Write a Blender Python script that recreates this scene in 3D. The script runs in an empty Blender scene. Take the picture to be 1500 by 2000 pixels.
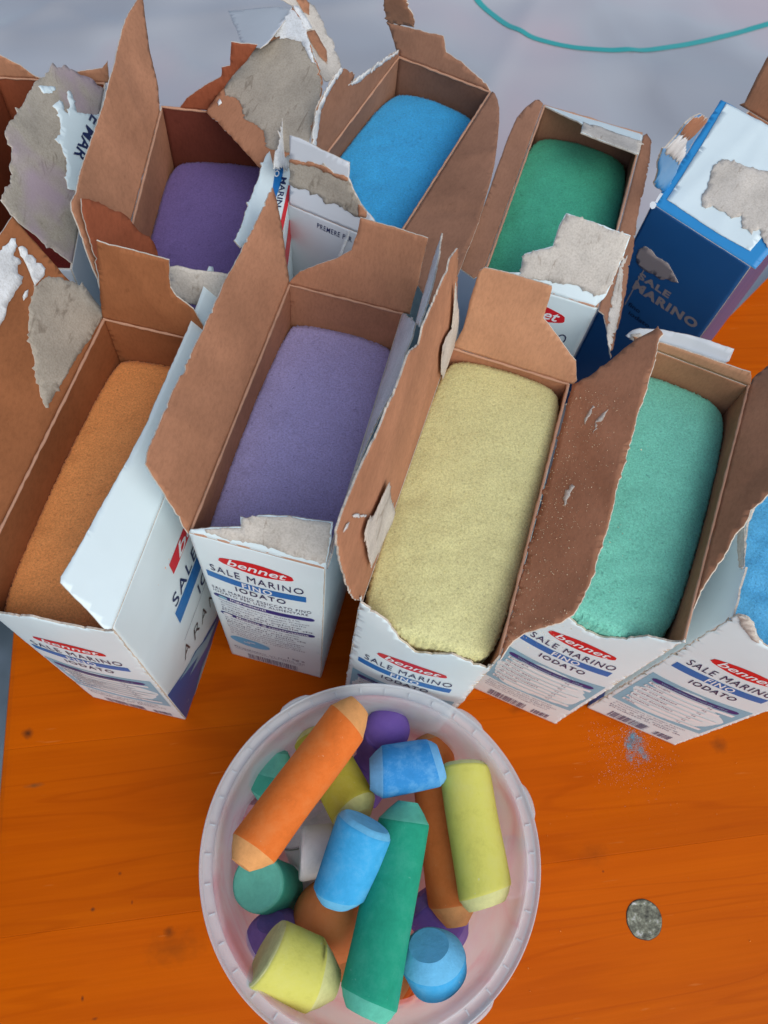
import bpy, bmesh, math, random
import numpy as np
from mathutils import Vector, Matrix, noise
from mathutils.geometry import delaunay_2d_cdt
random.seed(7); np.random.seed(7)
sc = bpy.context.scene
COL = sc.collection

# ------------------------------------------------------------------ camera
EYE = Vector((0, 0, 0.5)); FOC = 1500.0
RX = Vector((0.9893507, -0.11973094, 0.0827629))      # picture right
RY = Vector((-0.07309882, -0.90043349, -0.42880776))  # picture down
RZ = Vector((0.12586404, 0.41819138, -0.89959669))    # viewing direction
cam = bpy.data.objects.new('camera', bpy.data.cameras.new('camera')); COL.objects.link(cam)
m = Matrix((RX, -RY, -RZ)).transposed().to_4x4(); m.translation = EYE
cam.matrix_world = m
cam.data.sensor_fit = 'VERTICAL'; cam.data.sensor_height = 24; cam.data.lens = 24 * FOC / 2000
cam.data.clip_start = 0.01; cam.data.clip_end = 60
cam.data.dof.use_dof = True; cam.data.dof.focus_distance = .345; cam.data.dof.aperture_fstop = 13.0
sc.camera = cam

# ------------------------------------------------------------------ light
SUN_EL, SUN_AZ = math.radians(46), math.radians(158)   # azimuth clockwise from +Y
w = bpy.data.worlds.new('World'); sc.world = w; w.use_nodes = True
nt = w.node_tree; bg = nt.nodes['Background']
sky = nt.nodes.new('ShaderNodeTexSky'); sky.sky_type = 'NISHITA'; sky.sun_disc = False
sky.sun_elevation = SUN_EL; sky.sun_rotation = SUN_AZ; sky.dust_density = 1.5; sky.air_density = 1.0; sky.ozone_density = 0.6
nt.links.new(sky.outputs[0], bg.inputs[0]); bg.inputs[1].default_value = 0.12
sun = bpy.data.objects.new('sun', bpy.data.lights.new('sun', 'SUN')); COL.objects.link(sun)
sun.data.energy = 1.8; sun.data.angle = math.radians(70); sun.data.color = (1.0, 1.0, 0.94)
sd = Vector((math.sin(SUN_AZ) * math.cos(SUN_EL), math.cos(SUN_AZ) * math.cos(SUN_EL), math.sin(SUN_EL)))
sun.rotation_euler = sd.to_track_quat('Z', 'Y').to_euler()
sc.view_settings.view_transform = 'Standard'; sc.view_settings.look = 'None'
sc.view_settings.exposure = 0.10; sc.view_settings.gamma = 1.0
sc.cycles.max_bounces = 8; sc.cycles.transparent_max_bounces = 12

# ------------------------------------------------------------------ helpers

def s2l(r, g, b):
    f = lambda c: (c / 255 / 12.92) if c / 255 <= 0.04045 else ((c / 255 + 0.055) / 1.055) ** 2.4
    return (f(r), f(g), f(b), 1)

def ray(px, py): return (RX * (px - 750) + RY * (py - 1000) + RZ * FOC)
def at(px, py, z):
    r = ray(px, py); t = (z - EYE.z) / r.z
    return EYE + r * t

WM = {}
def put(name, verts, faces, mats, parent=None, mi=None, smooth=False, kind=None, label=None):
    me = bpy.data.meshes.new(name)
    if parent is not None:
        pw = WM[parent]; inv = pw.inverted()
        verts = [inv @ Vector(v) for v in verts]
    me.from_pydata([tuple(v) for v in verts], [], faces)
    for mm in mats: me.materials.append(mm)
    if mi is not None: me.polygons.foreach_set('material_index', mi)
    if smooth: me.polygons.foreach_set('use_smooth', [True] * len(me.polygons))
    me.update()
    o = bpy.data.objects.new(name, me); COL.objects.link(o)
    if parent is not None: o.parent = parent; WM[o] = pw
    else: WM[o] = Matrix.Identity(4)
    if kind: o['kind'] = kind
    if label: o['label'] = label
    return o

def thing(name, label, cat, loc=(0, 0, 0), rz=0, group=None):
    o = bpy.data.objects.new(name, None); COL.objects.link(o)
    o.empty_display_size = .02
    o.location = loc; o.rotation_euler = (0, 0, rz)
    WM[o] = Matrix.Translation(loc) @ Matrix.Rotation(rz, 4, 'Z')
    tag(o, label, cat, group); return o
def tag(o, label, cat, group=None):
    o['label'] = label; o['category'] = cat
    if group: o['group'] = group

# ------------------------------------------------------------------ materials
def mat(name, base, rough=0.6, spec=0.5, coat=0.0):
    mm = bpy.data.materials.new(name); mm.use_nodes = True
    b = mm.node_tree.nodes['Principled BSDF']
    b.inputs['Base Color'].default_value = base; b.inputs['Roughness'].default_value = rough
    b.inputs['Specular IOR Level'].default_value = spec; b.inputs['Coat Weight'].default_value = coat
    return mm, mm.node_tree, b
def N(nt, t, **k):
    n = nt.nodes.new(t)
    for a, v in k.items(): setattr(n, a, v)
    return n
def tex(nt, scale, detail=3, rough=.6, stretch=None, dist=0.0):
    c = N(nt, 'ShaderNodeTexCoord'); n = N(nt, 'ShaderNodeTexNoise')
    n.inputs['Scale'].default_value = scale; n.inputs['Detail'].default_value = detail; n.inputs['Roughness'].default_value = rough
    n.inputs['Distortion'].default_value = dist
    if stretch:
        mp = N(nt, 'ShaderNodeMapping'); mp.inputs['Scale'].default_value = stretch
        nt.links.new(c.outputs['Object'], mp.inputs[0]); nt.links.new(mp.outputs[0], n.inputs['Vector'])
    else: nt.links.new(c.outputs['Object'], n.inputs['Vector'])
    return n.outputs['Fac']
def ramp(nt, fac, stops):
    r = N(nt, 'ShaderNodeValToRGB'); e = r.color_ramp.elements
    while len(e) < len(stops): e.new(0.5)
    for i, (p, c) in enumerate(stops): e[i].position = p; e[i].color = c
    nt.links.new(fac, r.inputs[0]); return r.outputs[0]
def mix(nt, fac, a, b, mode='MIX'):
    x = N(nt, 'ShaderNodeMix', data_type='RGBA', blend_type=mode)
    if isinstance(fac, float): x.inputs[0].default_value = fac
    else: nt.links.new(fac, x.inputs[0])
    for i, v in ((6, a), (7, b)):
        if isinstance(v, tuple): x.inputs[i].default_value = v
        else: nt.links.new(v, x.inputs[i])
    return x.outputs[2]
def bump(nt, b, h, strength=.3, dist=.0005, prev=None):
    n = N(nt, 'ShaderNodeBump'); n.inputs['Strength'].default_value = strength; n.inputs['Distance'].default_value = dist
    nt.links.new(h, n.inputs['Height'])
    if prev is not None: nt.links.new(prev, n.inputs['Normal'])
    nt.links.new(n.outputs[0], b.inputs['Normal']); return n.outputs[0]
def shade(c, k): return (min(1, c[0] * k), min(1, c[1] * k), min(1, c[2] * k), 1)
BW = [(0, (0, 0, 0, 1)), (1, (1, 1, 1, 1))]

def cardboard(name, base):
    mm, nt, b = mat(name, base, .8, .08)
    big = ramp(nt, tex(nt, 22, 3), [(.3, shade(base, .80)), (.7, shade(base, 1.13))])
    fib = ramp(nt, tex(nt, 900, 2, .7, (1, .35, .35)), [(.25, (.72, .72, .72, 1)), (.6, (1, 1, 1, 1))])
    c = mix(nt, .55, big, fib, 'MULTIPLY')
    speck = ramp(nt, tex(nt, 330, 1), [(.70, (1, 1, 1, 1)), (.76, (.55, .5, .45, 1))])
    c = mix(nt, .2, c, speck, 'MULTIPLY')
    nt.links.new(c, b.inputs['Base Color'])
    p = bump(nt, b, tex(nt, 700, 2), .25, .0003)
    bump(nt, b, tex(nt, 35, 2), .3, .0012, p)
    return mm
def pulp(name, base, dark, tint=None):
    mm, nt, b = mat(name, base, .95, .1)
    c = ramp(nt, tex(nt, 60, 4), [(.3, shade(base, .82)), (.7, shade(base, 1.1))])
    f = ramp(nt, tex(nt, 260, 3, .6, (1, .22, .4), 1.2), [(.30, dark), (.40, (1, 1, 1, 1))])
    c = mix(nt, .5, c, f, 'MULTIPLY')
    g = ramp(nt, tex(nt, 1100, 2), [(.25, (.7, .68, .64, 1)), (.6, (1, 1, 1, 1))])
    c = mix(nt, .7, c, g, 'MULTIPLY')
    if tint: c = mix(nt, ramp(nt, tex(nt, 24, 3, .5), [(.50, (0, 0, 0, 1)), (.62, (.75, .75, .75, 1))]), c, tint)
    nt.links.new(c, b.inputs['Base Color'])
    p = bump(nt, b, tex(nt, 520, 4, .7), .45, .0005)
    bump(nt, b, tex(nt, 90, 3), .3, .0010, p)
    return mm
def printed(name, base, rough=.38):
    mm, nt, b = mat(name, base, rough, .45)
    c = ramp(nt, tex(nt, 30, 3), [(.3, shade(base, .95)), (.7, shade(base, 1.0))])
    nt.links.new(c, b.inputs['Base Color'])
    bump(nt, b, tex(nt, 26, 2), .35, .0012)
    return mm

BROWN = cardboard('kraft_lining', (.48, .225, .127, 1))
BROWN_SHADED = cardboard('kraft_lining_shaded', (.23, .115, .075, 1))  # shade inside the blue-salt carton's rear wall, put into the lining colour
BROWN_DEEP_SHADE = cardboard('kraft_lining_deep_shade', (.15, .040, .026, 1))  # reddish lining darkened: deep shade of the violet carton's rear wall painted in
BROWN_WARM = cardboard('kraft_lining_warm', (.33, .125, .052, 1))
BROWN_TAN = cardboard('kraft_lining_tan', (.52, .27, .155, 1))
BROWN_GREY = cardboard('kraft_lining_dull', (.34, .17, .105, 1))
BROWN_RED = cardboard('kraft_lining_reddish', (.30, .085, .04, 1))
WHITE = printed('white_coated_board', (.73, .84, .86, 1))
GREYW = printed('greyish_coated_board', (.62, .64, .67, 1))
BLUEC = printed('deep_blue_coated_board', (.017, .10, .27, 1), .35)
BLUEL = printed('bright_blue_coated_board', (.03, .27, .60, 1), .35)
PULP = pulp('grey_board_pulp', (.43, .375, .305, 1), (.35, .3, .26, 1))
PULP_DYED = pulp('dye_smeared_pulp', (.43, .375, .305, 1), (.35, .3, .26, 1), (.40, .30, .36, 1))
PULPL = pulp('pale_board_pulp', (.66, .60, .53, 1), (.5, .42, .36, 1))
PULPW = pulp('white_torn_ply', (.80, .81, .81, 1), (.8, .78, .76, 1))
EDGE = pulp('torn_fibre_edge', (.66, .58, .49, 1), (.6, .5, .42, 1))
CREASE = mat('crease_line', (.50, .27, .17, 1), .7)[0]
def ink(name, c, rough=.4): return mat(name, c, rough, .4)[0]
NAVY = ink('navy_ink', (.006, .015, .085, 1)); RED = ink('red_ink', (.62, .012, .02, 1)); AZURE = ink('azure_ink', (.004, .15, .44, 1))
PALEBLUE = ink('pale_blue_ink', (.22, .46, .58, 1)); WINK = ink('white_ink', (.80, .83, .84, 1)); GREYINK = ink('grey_ink', (.11, .13, .22, 1))
DEEP = ink('indigo_ink', (.02, .03, .19, 1)); MARKER = ink('black_marker', (.035, .02, .02, 1)); BEIGE = ink('worn_beige_ink', (.30, .25, .24, 1), .8)
WAVE = ink('wave_blue_ink', (.012, .11, .36, 1)); CYAN = ink('cyan_ink', (.10, .45, .72, 1)); DARKTXT = ink('dark_text_ink', (.004, .012, .04, 1))

def salt_mat(name, base, rough=.55):
    mm, nt, b = mat(name, base, rough, .3)
    g = ramp(nt, tex(nt, 1150, 2, .8), [(.30, shade(base, .78)), (.48, base), (.66, shade(base, 1.20))])
    l = ramp(nt, tex(nt, 35, 3), [(.3, (.88, .88, .88, 1)), (.7, (1, 1, 1, 1))])
    c = mix(nt, .9, g, l, 'MULTIPLY')
    sp = ramp(nt, tex(nt, 420, 2, .6), [(.26, (.45, .42, .5, 1)), (.34, (1, 1, 1, 1))])
    c = mix(nt, .55, c, sp, 'MULTIPLY')
    nt.links.new(c, b.inputs['Base Color'])
    b.inputs['Sheen Weight'].default_value = .22; b.inputs['Sheen Roughness'].default_value = .45; b.inputs['Sheen Tint'].default_value = tuple(min(1, c * .5 + .5) for c in base[:3]) + (1,)
    p = bump(nt, b, tex(nt, 1500, 3, .8), .5, .0004)
    bump(nt, b, tex(nt, 260, 2, .5), .07, .0008, p)
    return mm

# ------------------------------------------------------------------ surfaces and panels
class Surf:
    """A sheet of board: origin, two in-plane axes (metres), a gentle bulge along the outward normal."""
    def __init__(s, P0, U, V, f=None):
        s.P0 = Vector(P0); s.U = Vector(U).normalized(); V = Vector(V)
        s.V = (V - s.U * V.dot(s.U)).normalized(); s.N = s.U.cross(s.V); s.f = f or (lambda a, b: 0.0)
    def pt(s, a, b, off=0.0): return s.P0 + s.U * a + s.V * b + s.N * (s.f(a, b) + off)
    def px(s, x, y):
        r = ray(x, y); t = (s.P0 - EYE).dot(s.N) / r.dot(s.N)
        q = EYE + r * t - s.P0
        return (q.dot(s.U), q.dot(s.V))

def jag(poly, step, amp, hinge=True, seed=0):
    rnd = random.Random(seed); out = []; n = len(poly); wv = 0.0
    for i in range(n):
        a = Vector(poly[i]); b = Vector(poly[(i + 1) % n]); d = b - a; L = d.length
        if L < 1e-6: continue
        k = max(1, int(L / step)); nn = Vector((-d.y, d.x)) / L
        flat = hinge and a.y < .0012 and b.y < .0012
        for j in range(k):
            wv = wv * .6 + rnd.uniform(-1, 1) * .8
            o = 0 if (j == 0 or flat) else amp * wv
            if amp >= .0003 and not flat and j and rnd.random() < .07: o += amp * rnd.uniform(1.5, 3.5)
            out.append(a + d * (j / k) + nn * o)
    return out

def panel(name, surf, poly, parent, outer, inner, edge, t=.0007, step=.0014, amp=.00012, grid=.0032, off=0.0, seed=None, label=None, hinge=True):
    if seed is None: seed = random.randrange(10 ** 6)
    pts = jag(poly, step, amp, hinge, seed); K = 1000.0
    n = len(pts)
    xs = [p.x for p in pts]; ys = [p.y for p in pts]
    V2 = [Vector((p.x * K, p.y * K)) for p in pts]
    x = min(xs) + grid * .5
    while x < max(xs):
        y = min(ys) + grid * .5
        while y < max(ys):
            V2.append(Vector(((x + random.uniform(-.1, .1) * grid) * K, (y + random.uniform(-.1, .1) * grid) * K))); y += grid
        x += grid
    r = delaunay_2d_cdt(V2, [], [list(range(n))], 1, 1e-5)
    co, tri = r[0], r[2]
    cnt = {}
    for f in tri:
        for i in range(len(f)):
            a, b = f[i], f[(i + 1) % len(f)]
            cnt[(a, b)] = cnt.get((a, b), 0) + 1
    top = [surf.pt(c.x / K, c.y / K, off) for c in co]; bot = [surf.pt(c.x / K, c.y / K, off - t) for c in co]
    M = len(co); faces = []; mi = []
    c0 = tri[0]; area = sum((co[c0[i]].x * co[c0[(i + 1) % 3]].y - co[c0[(i + 1) % 3]].x * co[c0[i]].y) for i in range(3))
    for f in tri:
        f = list(f) if area > 0 else list(reversed(f))
        faces.append(f); mi.append(0)
        faces.append([i + M for i in reversed(f)]); mi.append(1)
    for (a, b), c in list(cnt.items()):
        if (b, a) not in cnt:
            faces.append([b, a, a + M, b + M] if area > 0 else [a, b, b + M, a + M]); mi.append(2)
    o = put(name, top + bot, faces, [outer, inner, edge], parent, mi, label=label)
    o.data.polygons.foreach_set('use_smooth', [k < 2 for k in mi]); return o

def flat_shape(surf, polys, name, material, parent, off=.00012, grid=.006, label=None):
    """printed shapes lying on a sheet: list of outlines in sheet metres"""
    V = []; F = []
    for poly in polys:
        pts = jag(poly, .004, 0, False); n = len(pts)
        V2 = [Vector((p[0] * 1000, p[1] * 1000)) for p in pts]
        r = delaunay_2d_cdt(V2, [], [list(range(n))], 1, 1e-5)
        base = len(V); V += [surf.pt(c.x / 1000, c.y / 1000, off) for c in r[0]]
        F += [[i + base for i in f] for f in r[2]]
    return put(name, V, F, [material], parent, label=label)

def text_geo(s, bold=0.0, shear=0.0, spacing=1.0):
    cu = bpy.data.curves.new('t', 'FONT'); cu.body = s; cu.offset = bold; cu.shear = shear; cu.space_character = spacing
    cu.resolution_u = 3
    ob = bpy.data.objects.new('t', cu)
    me = bpy.data.meshes.new_from_object(ob)
    V = [v.co.copy() for v in me.vertices]; F = [list(p.vertices) for p in me.polygons]
    bpy.data.objects.remove(ob); bpy.data.curves.remove(cu); bpy.data.meshes.remove(me)
    return V, F
TC = {}
def text_on(surf, items, name, material, parent, off=.0002, flip=False):
    """items: (string, a0, a1, b0, b1, bold, shear, rot) fitted into the given box of the sheet"""
    VV = []; FF = []
    for it in items:
        s, a0, a1, b0, b1 = it[:5]; bold = it[5] if len(it) > 5 else 0; sh = it[6] if len(it) > 6 else 0
        key = (s, bold, sh)
        if key not in TC: TC[key] = text_geo(s, bold, sh, 1.18 if s.isupper() and len(s) > 3 else 1.0)
        V, F = TC[key]
        x0 = min(v.x for v in V); x1 = max(v.x for v in V); y0 = min(v.y for v in V); y1 = max(v.y for v in V)
        base = len(VV)
        for v in V:
            u = (v.x - x0) / (x1 - x0); q = (v.y - y0) / (y1 - y0)
            if flip: VV.append(surf.pt(a0 + (a1 - a0) * (1 - u), b0 + (b1 - b0) * (1 - q), off))
            else: VV.append(surf.pt(a0 + (a1 - a0) * u, b0 + (b1 - b0) * q, off))
        FF += [[i + base for i in f] for f in F]
    return put(name, VV, FF, [material], parent)

def rect(a0, a1, b0, b1): return [(a0, b0), (a1, b0), (a1, b1), (a0, b1)]
def ell(a, b, ra, rb, n=28): return [(a + ra * math.cos(i * 2 * math.pi / n), b + rb * math.sin(i * 2 * math.pi / n)) for i in range(n)]
def pill(a0, a1, b0, b1):
    r = (b1 - b0) / 2; c = (b0 + b1) / 2
    return [(a1 - r + r * math.cos(t), c + r * math.sin(t)) for t in np.linspace(-math.pi / 2, math.pi / 2, 8)] + [(a0 + r + r * math.cos(t), c + r * math.sin(t)) for t in np.linspace(math.pi / 2, 1.5 * math.pi, 8)]
def lens_logo(a0, a1, b, hh):
    w_ = a1 - a0; return [(a0, b - .1 * hh), (a0 + .02 * w_, b + .16 * hh)] + [(a0 + w_ * t, b + hh * (.18 + .34 * math.sin(math.pi * t))) for t in np.linspace(.06, .94, 9)] + [(a1 - .02 * w_, b + .16 * hh), (a1, b - .1 * hh), (a1 - .02 * w_, b - .2 * hh)] + [(a0 + w_ * t, b - hh * (.2 + .3 * math.sin(math.pi * t))) for t in np.linspace(.94, .06, 9)]

def brand_block(surf, par, a0, a1, bl, hl, bs, hs, bb, hb, bi, hi):
    """red logo, SALE MARINO, blue bar with FINO, IODATO"""
    w_ = a1 - a0
    flat_shape(surf, [lens_logo(a0 + .12 * w_, a1 - .10 * w_, bl, hl)], 'logo', RED, par, .00018)
    text_on(surf, [('bennet', a0 + .21 * w_, a1 - .17 * w_, bl - hl * .24, bl + hl * .34, .012, .25)], 'logo_lettering', WINK, par, .0003)
    flat_shape(surf, [rect(a0 - .003, a1 + .001, bb, bb + hb)], 'printed_bar', AZURE, par, .00018)
    text_on(surf, [('SALE MARINO', a0, a1, bs - .0003, bs + hs + .0004, .0), ('IODATO', a0 + .24 * w_, a0 + .80 * w_, bi, bi + hi, .012)], 'lettering', NAVY, par, .0003)
    text_on(surf, [('FINO', a0 + .33 * w_, a0 + .66 * w_, bb + .1 * hb, bb + .95 * hb, .02)], 'lettering', WINK, par, .0003)

SMALL = ['Sale marino essiccato, iodato', 'iodato di potassio 0,0051%', 'Conservare in luogo fresco', 'e asciutto al riparo dalla', 'luce e dal calore', 'Prodotto in Italia da', 'confezionato per alimenti']
def fine_print(surf, par, a0, a1, b_top, rows, pitch, hh, seed=0):
    rnd = random.Random(seed); it = []
    for k in range(rows):
        s = SMALL[(k + seed) % len(SMALL)]
        it.append((s, a0 + rnd.uniform(0, .001), a1 - rnd.uniform(0, .008), b_top - k * pitch - hh, b_top - k * pitch, 0.0))
    text_on(surf, it, 'fine_print', GREYINK, par)
def barcode(surf, par, a0, a1, b0, b1, seed=0):
    rnd = random.Random(seed); x = a0; P = []
    while x < a1:
        wd = rnd.choice([.00025, .0004, .0006, .0009]); P.append(rect(x, min(x + wd, a1), b0, b1)); x += wd + rnd.choice([.0003, .0004, .0007])
    V = []; F = []
    for p in P:
        b = len(V); V += [surf.pt(a, c, .0002) for a, c in p]; F.append([b, b + 1, b + 2, b + 3])
    put('barcode', V, F, [GREYINK], par)

def front_print_ingredients(surf, par):
    brand_block(surf, par, .0062, .0512, .1765, .0115, .1600, .0068, .1490, .0075, .1408, .0065)
    text_on(surf, [('SALE MARINO ESSICCATO FINO', .0034, .0546, .1325, .1362), ('IODATO PER USO ALIMENTARE', .0036, .053, .1280, .1312)], 'lettering', NAVY, par)
    flat_shape(surf, [pill(.0028, .0563, .1195, .1250), pill(.0032, .0565, .0905, .0955)], 'printed_bar', DEEP, par, .00016)
    flat_shape(surf, [pill(.0055, .0105, .1203, .1242)], 'printed_bar', PALEBLUE, par, .0003)
    flat_shape(surf, [ell(.0075, .093, .0028, .0019)], 'printed_bar', WINK, par, .0003)
    text_on(surf, [('Ingredienti', .012, .031, .1205, .1246, .01), ('Modalita di conservazione', .0125, .053, .0915, .0948, .008)], 'lettering', WINK, par)
    fine_print(surf, par, .0048, .0555, .1175, 5, .0042, .0026, 1)
    fine_print(surf, par, .0048, .052, .0880, 8, .0042, .0026, 3)
    flat_shape(surf, [ell(.0163, .0445, .0125, .0085)], 'printed_seal', CYAN, par, .00016)
    flat_shape(surf, [rect(.0125, .0165, .0440, .0455), rect(.015, .020, .0470, .0485)], 'printed_bar', WINK, par, .0003)
    text_on(surf, [('1 kg e', .0394, .050, .0290, .0345, .01)], 'lettering', GREYINK, par)
    fine_print(surf, par, .004, .056, .0270, 2, .004, .0026, 5)
    barcode(surf, par, .0125, .045, .0035, .0160, 2)

def front_print_nutrition(surf, par, seed=0, W=.0605):
    brand_block(surf, par, .0075, .0515, .1500, .0115, .1330, .0068, .1220, .0075, .1125, .0062)
    a0, a1 = .0025, .0580
    flat_shape(surf, [rect(a0, a1, .0400, .1035)], 'printed_table', PALEBLUE, par, .00016)
    flat_shape(surf, [pill(a0 + .003, a1 - .004, .0930, .0985)], 'printed_bar', DEEP, par, .0003)
    rows = []
    for k in range(7):
        b = .0875 - k * .0068; rows.append(rect(a0 + .004, a1 - .0035 - (k % 3) * .005, b, b + .0038))
    flat_shape(surf, rows, 'printed_bar', WINK, par, .0003)
    it = []
    nm = ['Energia', 'Grassi', 'di cui saturi', 'Carboidrati', 'di cui zuccheri', 'Proteine', 'Sale']
    for k in range(7):
        b = .0881 - k * .0068; it += [(nm[k], a0 + .005, a0 + .005 + .0016 * len(nm[k]), b, b + .0026), ('0 g', a1 - .018, a1 - .0155, b, b + .0026)]
    text_on(surf, it, 'fine_print', GREYINK, par, .0004)
    text_on(surf, [('Valori nutrizionali medi per 100 g', a0 + .008, a1 - .010, .0942, .0974, .006)], 'lettering', PALEBLUE, par, .00042)
    fine_print(surf, par, .006, .054, .0375, 4, .0040, .0024, seed)
    barcode(surf, par, .0120, .0365, .0040, .0165, seed)
    barcode(surf, par, .0420, .0530, .0045, .0140, seed + 5)

def text_px(F, s_, origin, along, up, mat_, par, off=.0003, bold=.02, name='lettering'):
    # baseline start, baseline end and top-left corner of the word, met with the sheet
    o_ = Vector(F.px(*origin)); a_ = Vector(F.px(*along)) - o_; u_ = Vector(F.px(*up)) - o_
    V_, F_ = text_geo(s_, bold, 0); xs = [v.x for v in V_]; ys = [v.y for v in V_]
    P = [o_ + a_ * ((v.x - min(xs)) / (max(xs) - min(xs))) + u_ * ((v.y - min(ys)) / (max(ys) - min(ys))) for v in V_]
    return put(name, [F.pt(p.x, p.y, off) for p in P], [list(f) for f in F_], [mat_], par)

# ------------------------------------------------------------------ cartons
HT = .195
class Carton:
    def __init__(s, fl, yaw, W, L, label, H=HT, group='opened cardboard salt cartons on the table', name='salt_carton', bulge=.0034, mats=None):
        a = math.radians(yaw); s.X = Vector((math.cos(a), math.sin(a), 0)); s.Y = Vector((-math.sin(a), math.cos(a), 0)); s.Z = Vector((0, 0, 1))
        s.fl = Vector((fl[0], fl[1], 0.0005)); s.W = W; s.L = L; s.H = H; s.yaw = a
        s.fr = s.fl + s.X * W; s.rl = s.fl + s.Y * L; s.rr = s.fr + s.Y * L
        s.root = thing(name, label, 'carton', s.fl + s.X * W / 2 + s.Y * L / 2, a, group)
        s.bl = bulge
        k = random.uniform(0, 50)
        def mk(P, U, N_, span):
            def f(a, b, span=span, k=k):
                t_ = min(max(b / s.H, 0), 1); q = math.sin(math.pi * min(max(a / span, 0), 1)) ** .8 * t_ ** .6 * (1 - t_ ** 9)
                return s.bl * q + .0004 * noise.noise(Vector((a * 40, b * 25, k))) * min(1, q * 3)
            return Surf(P, U, s.Z, f)
        s.S = dict(front=mk(s.fl, s.X, 0, W), right=mk(s.fr, s.Y, 0, L), rear=mk(s.rr, -s.X, 0, W), left=mk(s.rl, -s.Y, 0, L))
        s.span = dict(front=W, rear=W, left=L, right=L)
        s.outer = WHITE; s.inner = BROWN
    def wall(s, side, top=None, outer=None, inner=None, amp=.00012, label=None):
        """top: torn rim as picture sight lines met with the wall's own plane"""
        S = s.S[side]; w_ = s.span[side]
        e = .0004
        if top:
            pts = [S.px(*p) for p in top]; pts = sorted(pts); pts = [(min(max(a, e), w_ - e), b) for a, b in pts]
            pts[0] = (e, pts[0][1]); pts[-1] = (w_ - e, pts[-1][1])
        else: pts = [(e, s.H), (w_ - e, s.H)]
        poly = [(e, 0), (w_ - e, 0)] + list(reversed(pts))
        return panel('wall', S, poly, s.root, outer or s.outer, inner or s.inner, EDGE, amp=amp, label=label, t=.0009, step=.0014 if top else .004)
    def base(s):
        e = .001; z = Vector((0, 0, .0006))
        P = [s.fl + z, s.fr + z, s.rr + z, s.rl + z]
        put('base', P + [p + z for p in P], [[3, 2, 1, 0], [4, 5, 6, 7], [0, 1, 5, 4], [1, 2, 6, 5], [2, 3, 7, 6], [3, 0, 4, 7]], [s.inner], s.root)
    def flap_surf(s, side, phi, bend=0.0, wob=.0012, h=None):
        S = s.S[side]; w_ = s.span[side]; p = math.radians(phi); k = random.uniform(0, 99)
        V = S.N * math.cos(p) + s.Z * math.sin(p)
        fr_ = random.Random(int(k * 1000)); folds = [(fr_.uniform(.1, .9) * w_, fr_.uniform(.01, .04), fr_.uniform(-1.4, 1.4), fr_.choice([-1, 1]) * fr_.uniform(.0004, .0010)) for _ in range(2)]
        def f(a, b):
            q = min(1, abs(b) / .012)
            cr = 0.0
            for (cx, cy, ca, cw) in folds:
                dd = (a - cx) * math.cos(ca) + (b - cy) * math.sin(ca)
                cr += cw * math.exp(-abs(dd) / .0035)
            return q * cr - bend * b * b / .05 + q * wob * noise.noise(Vector((a * 28, b * 30, k)))
        return Surf(S.P0 + s.Z * (h or s.H), S.U, V, f)
    def flap(s, side, phi, outline, bend=0.0, amp=.00018, outer=None, inner=None, wob=.0012, label=None, dbg='', crease=True, h=None, t=.0007):
        F = s.flap_surf(side, phi, bend, wob, h)
        pts = [F.px(*p) for p in outline]; pts = [(a, max(b, .0003)) for a, b in pts]
        o = panel('flap', F, pts, s.root, outer or s.outer, inner or s.inner, EDGE, amp=amp, label=label, t=t)
        if crease:
            hp = [p[0] for p in pts if p[1] < .002]
            if len(hp) > 1 and max(hp) - min(hp) > .004: s.crease(side, max(.0005, min(hp)), min(s.span[side] - .0005, max(hp)))
        return F, o
    def crease(s, side, a0, a1):
        S = s.S[side]; n = max(3, int((a1 - a0) / .003)); V = []; Fc = []
        for i in range(n + 1):
            a = a0 + (a1 - a0) * i / n; c = S.P0 + S.U * a + s.Z * (s.H + random.uniform(-.0002, .0002)) - S.N * .0008
            r = .0007 + random.uniform(-.0002, .0002)
            for j in range(6):
                t = j * math.pi / 3; V.append(c + S.N * r * math.cos(t) + s.Z * r * math.sin(t))
        for i in range(n):
            for j in range(6): Fc.append([i * 6 + j, i * 6 + (j + 1) % 6, i * 6 + 6 + (j + 1) % 6, i * 6 + 6 + j])
        put('crease', V, Fc, [CREASE], s.root, smooth=True)
def patch(F, flap, outline, material, inner_side=True, amp=.0006, off=None, t=.00025, name='torn_layer', label=None, step=.0011):
    pts = [F.px(*p) for p in outline]; pts = [(a, max(b, .0006)) for a, b in pts]
    o = off if off is not None else (-.0007 if inner_side else t + .00005)
    return panel(name, F, pts, flap, material, material, EDGE, t=t, amp=amp, off=o, hinge=False, label=label, step=step)

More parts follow.
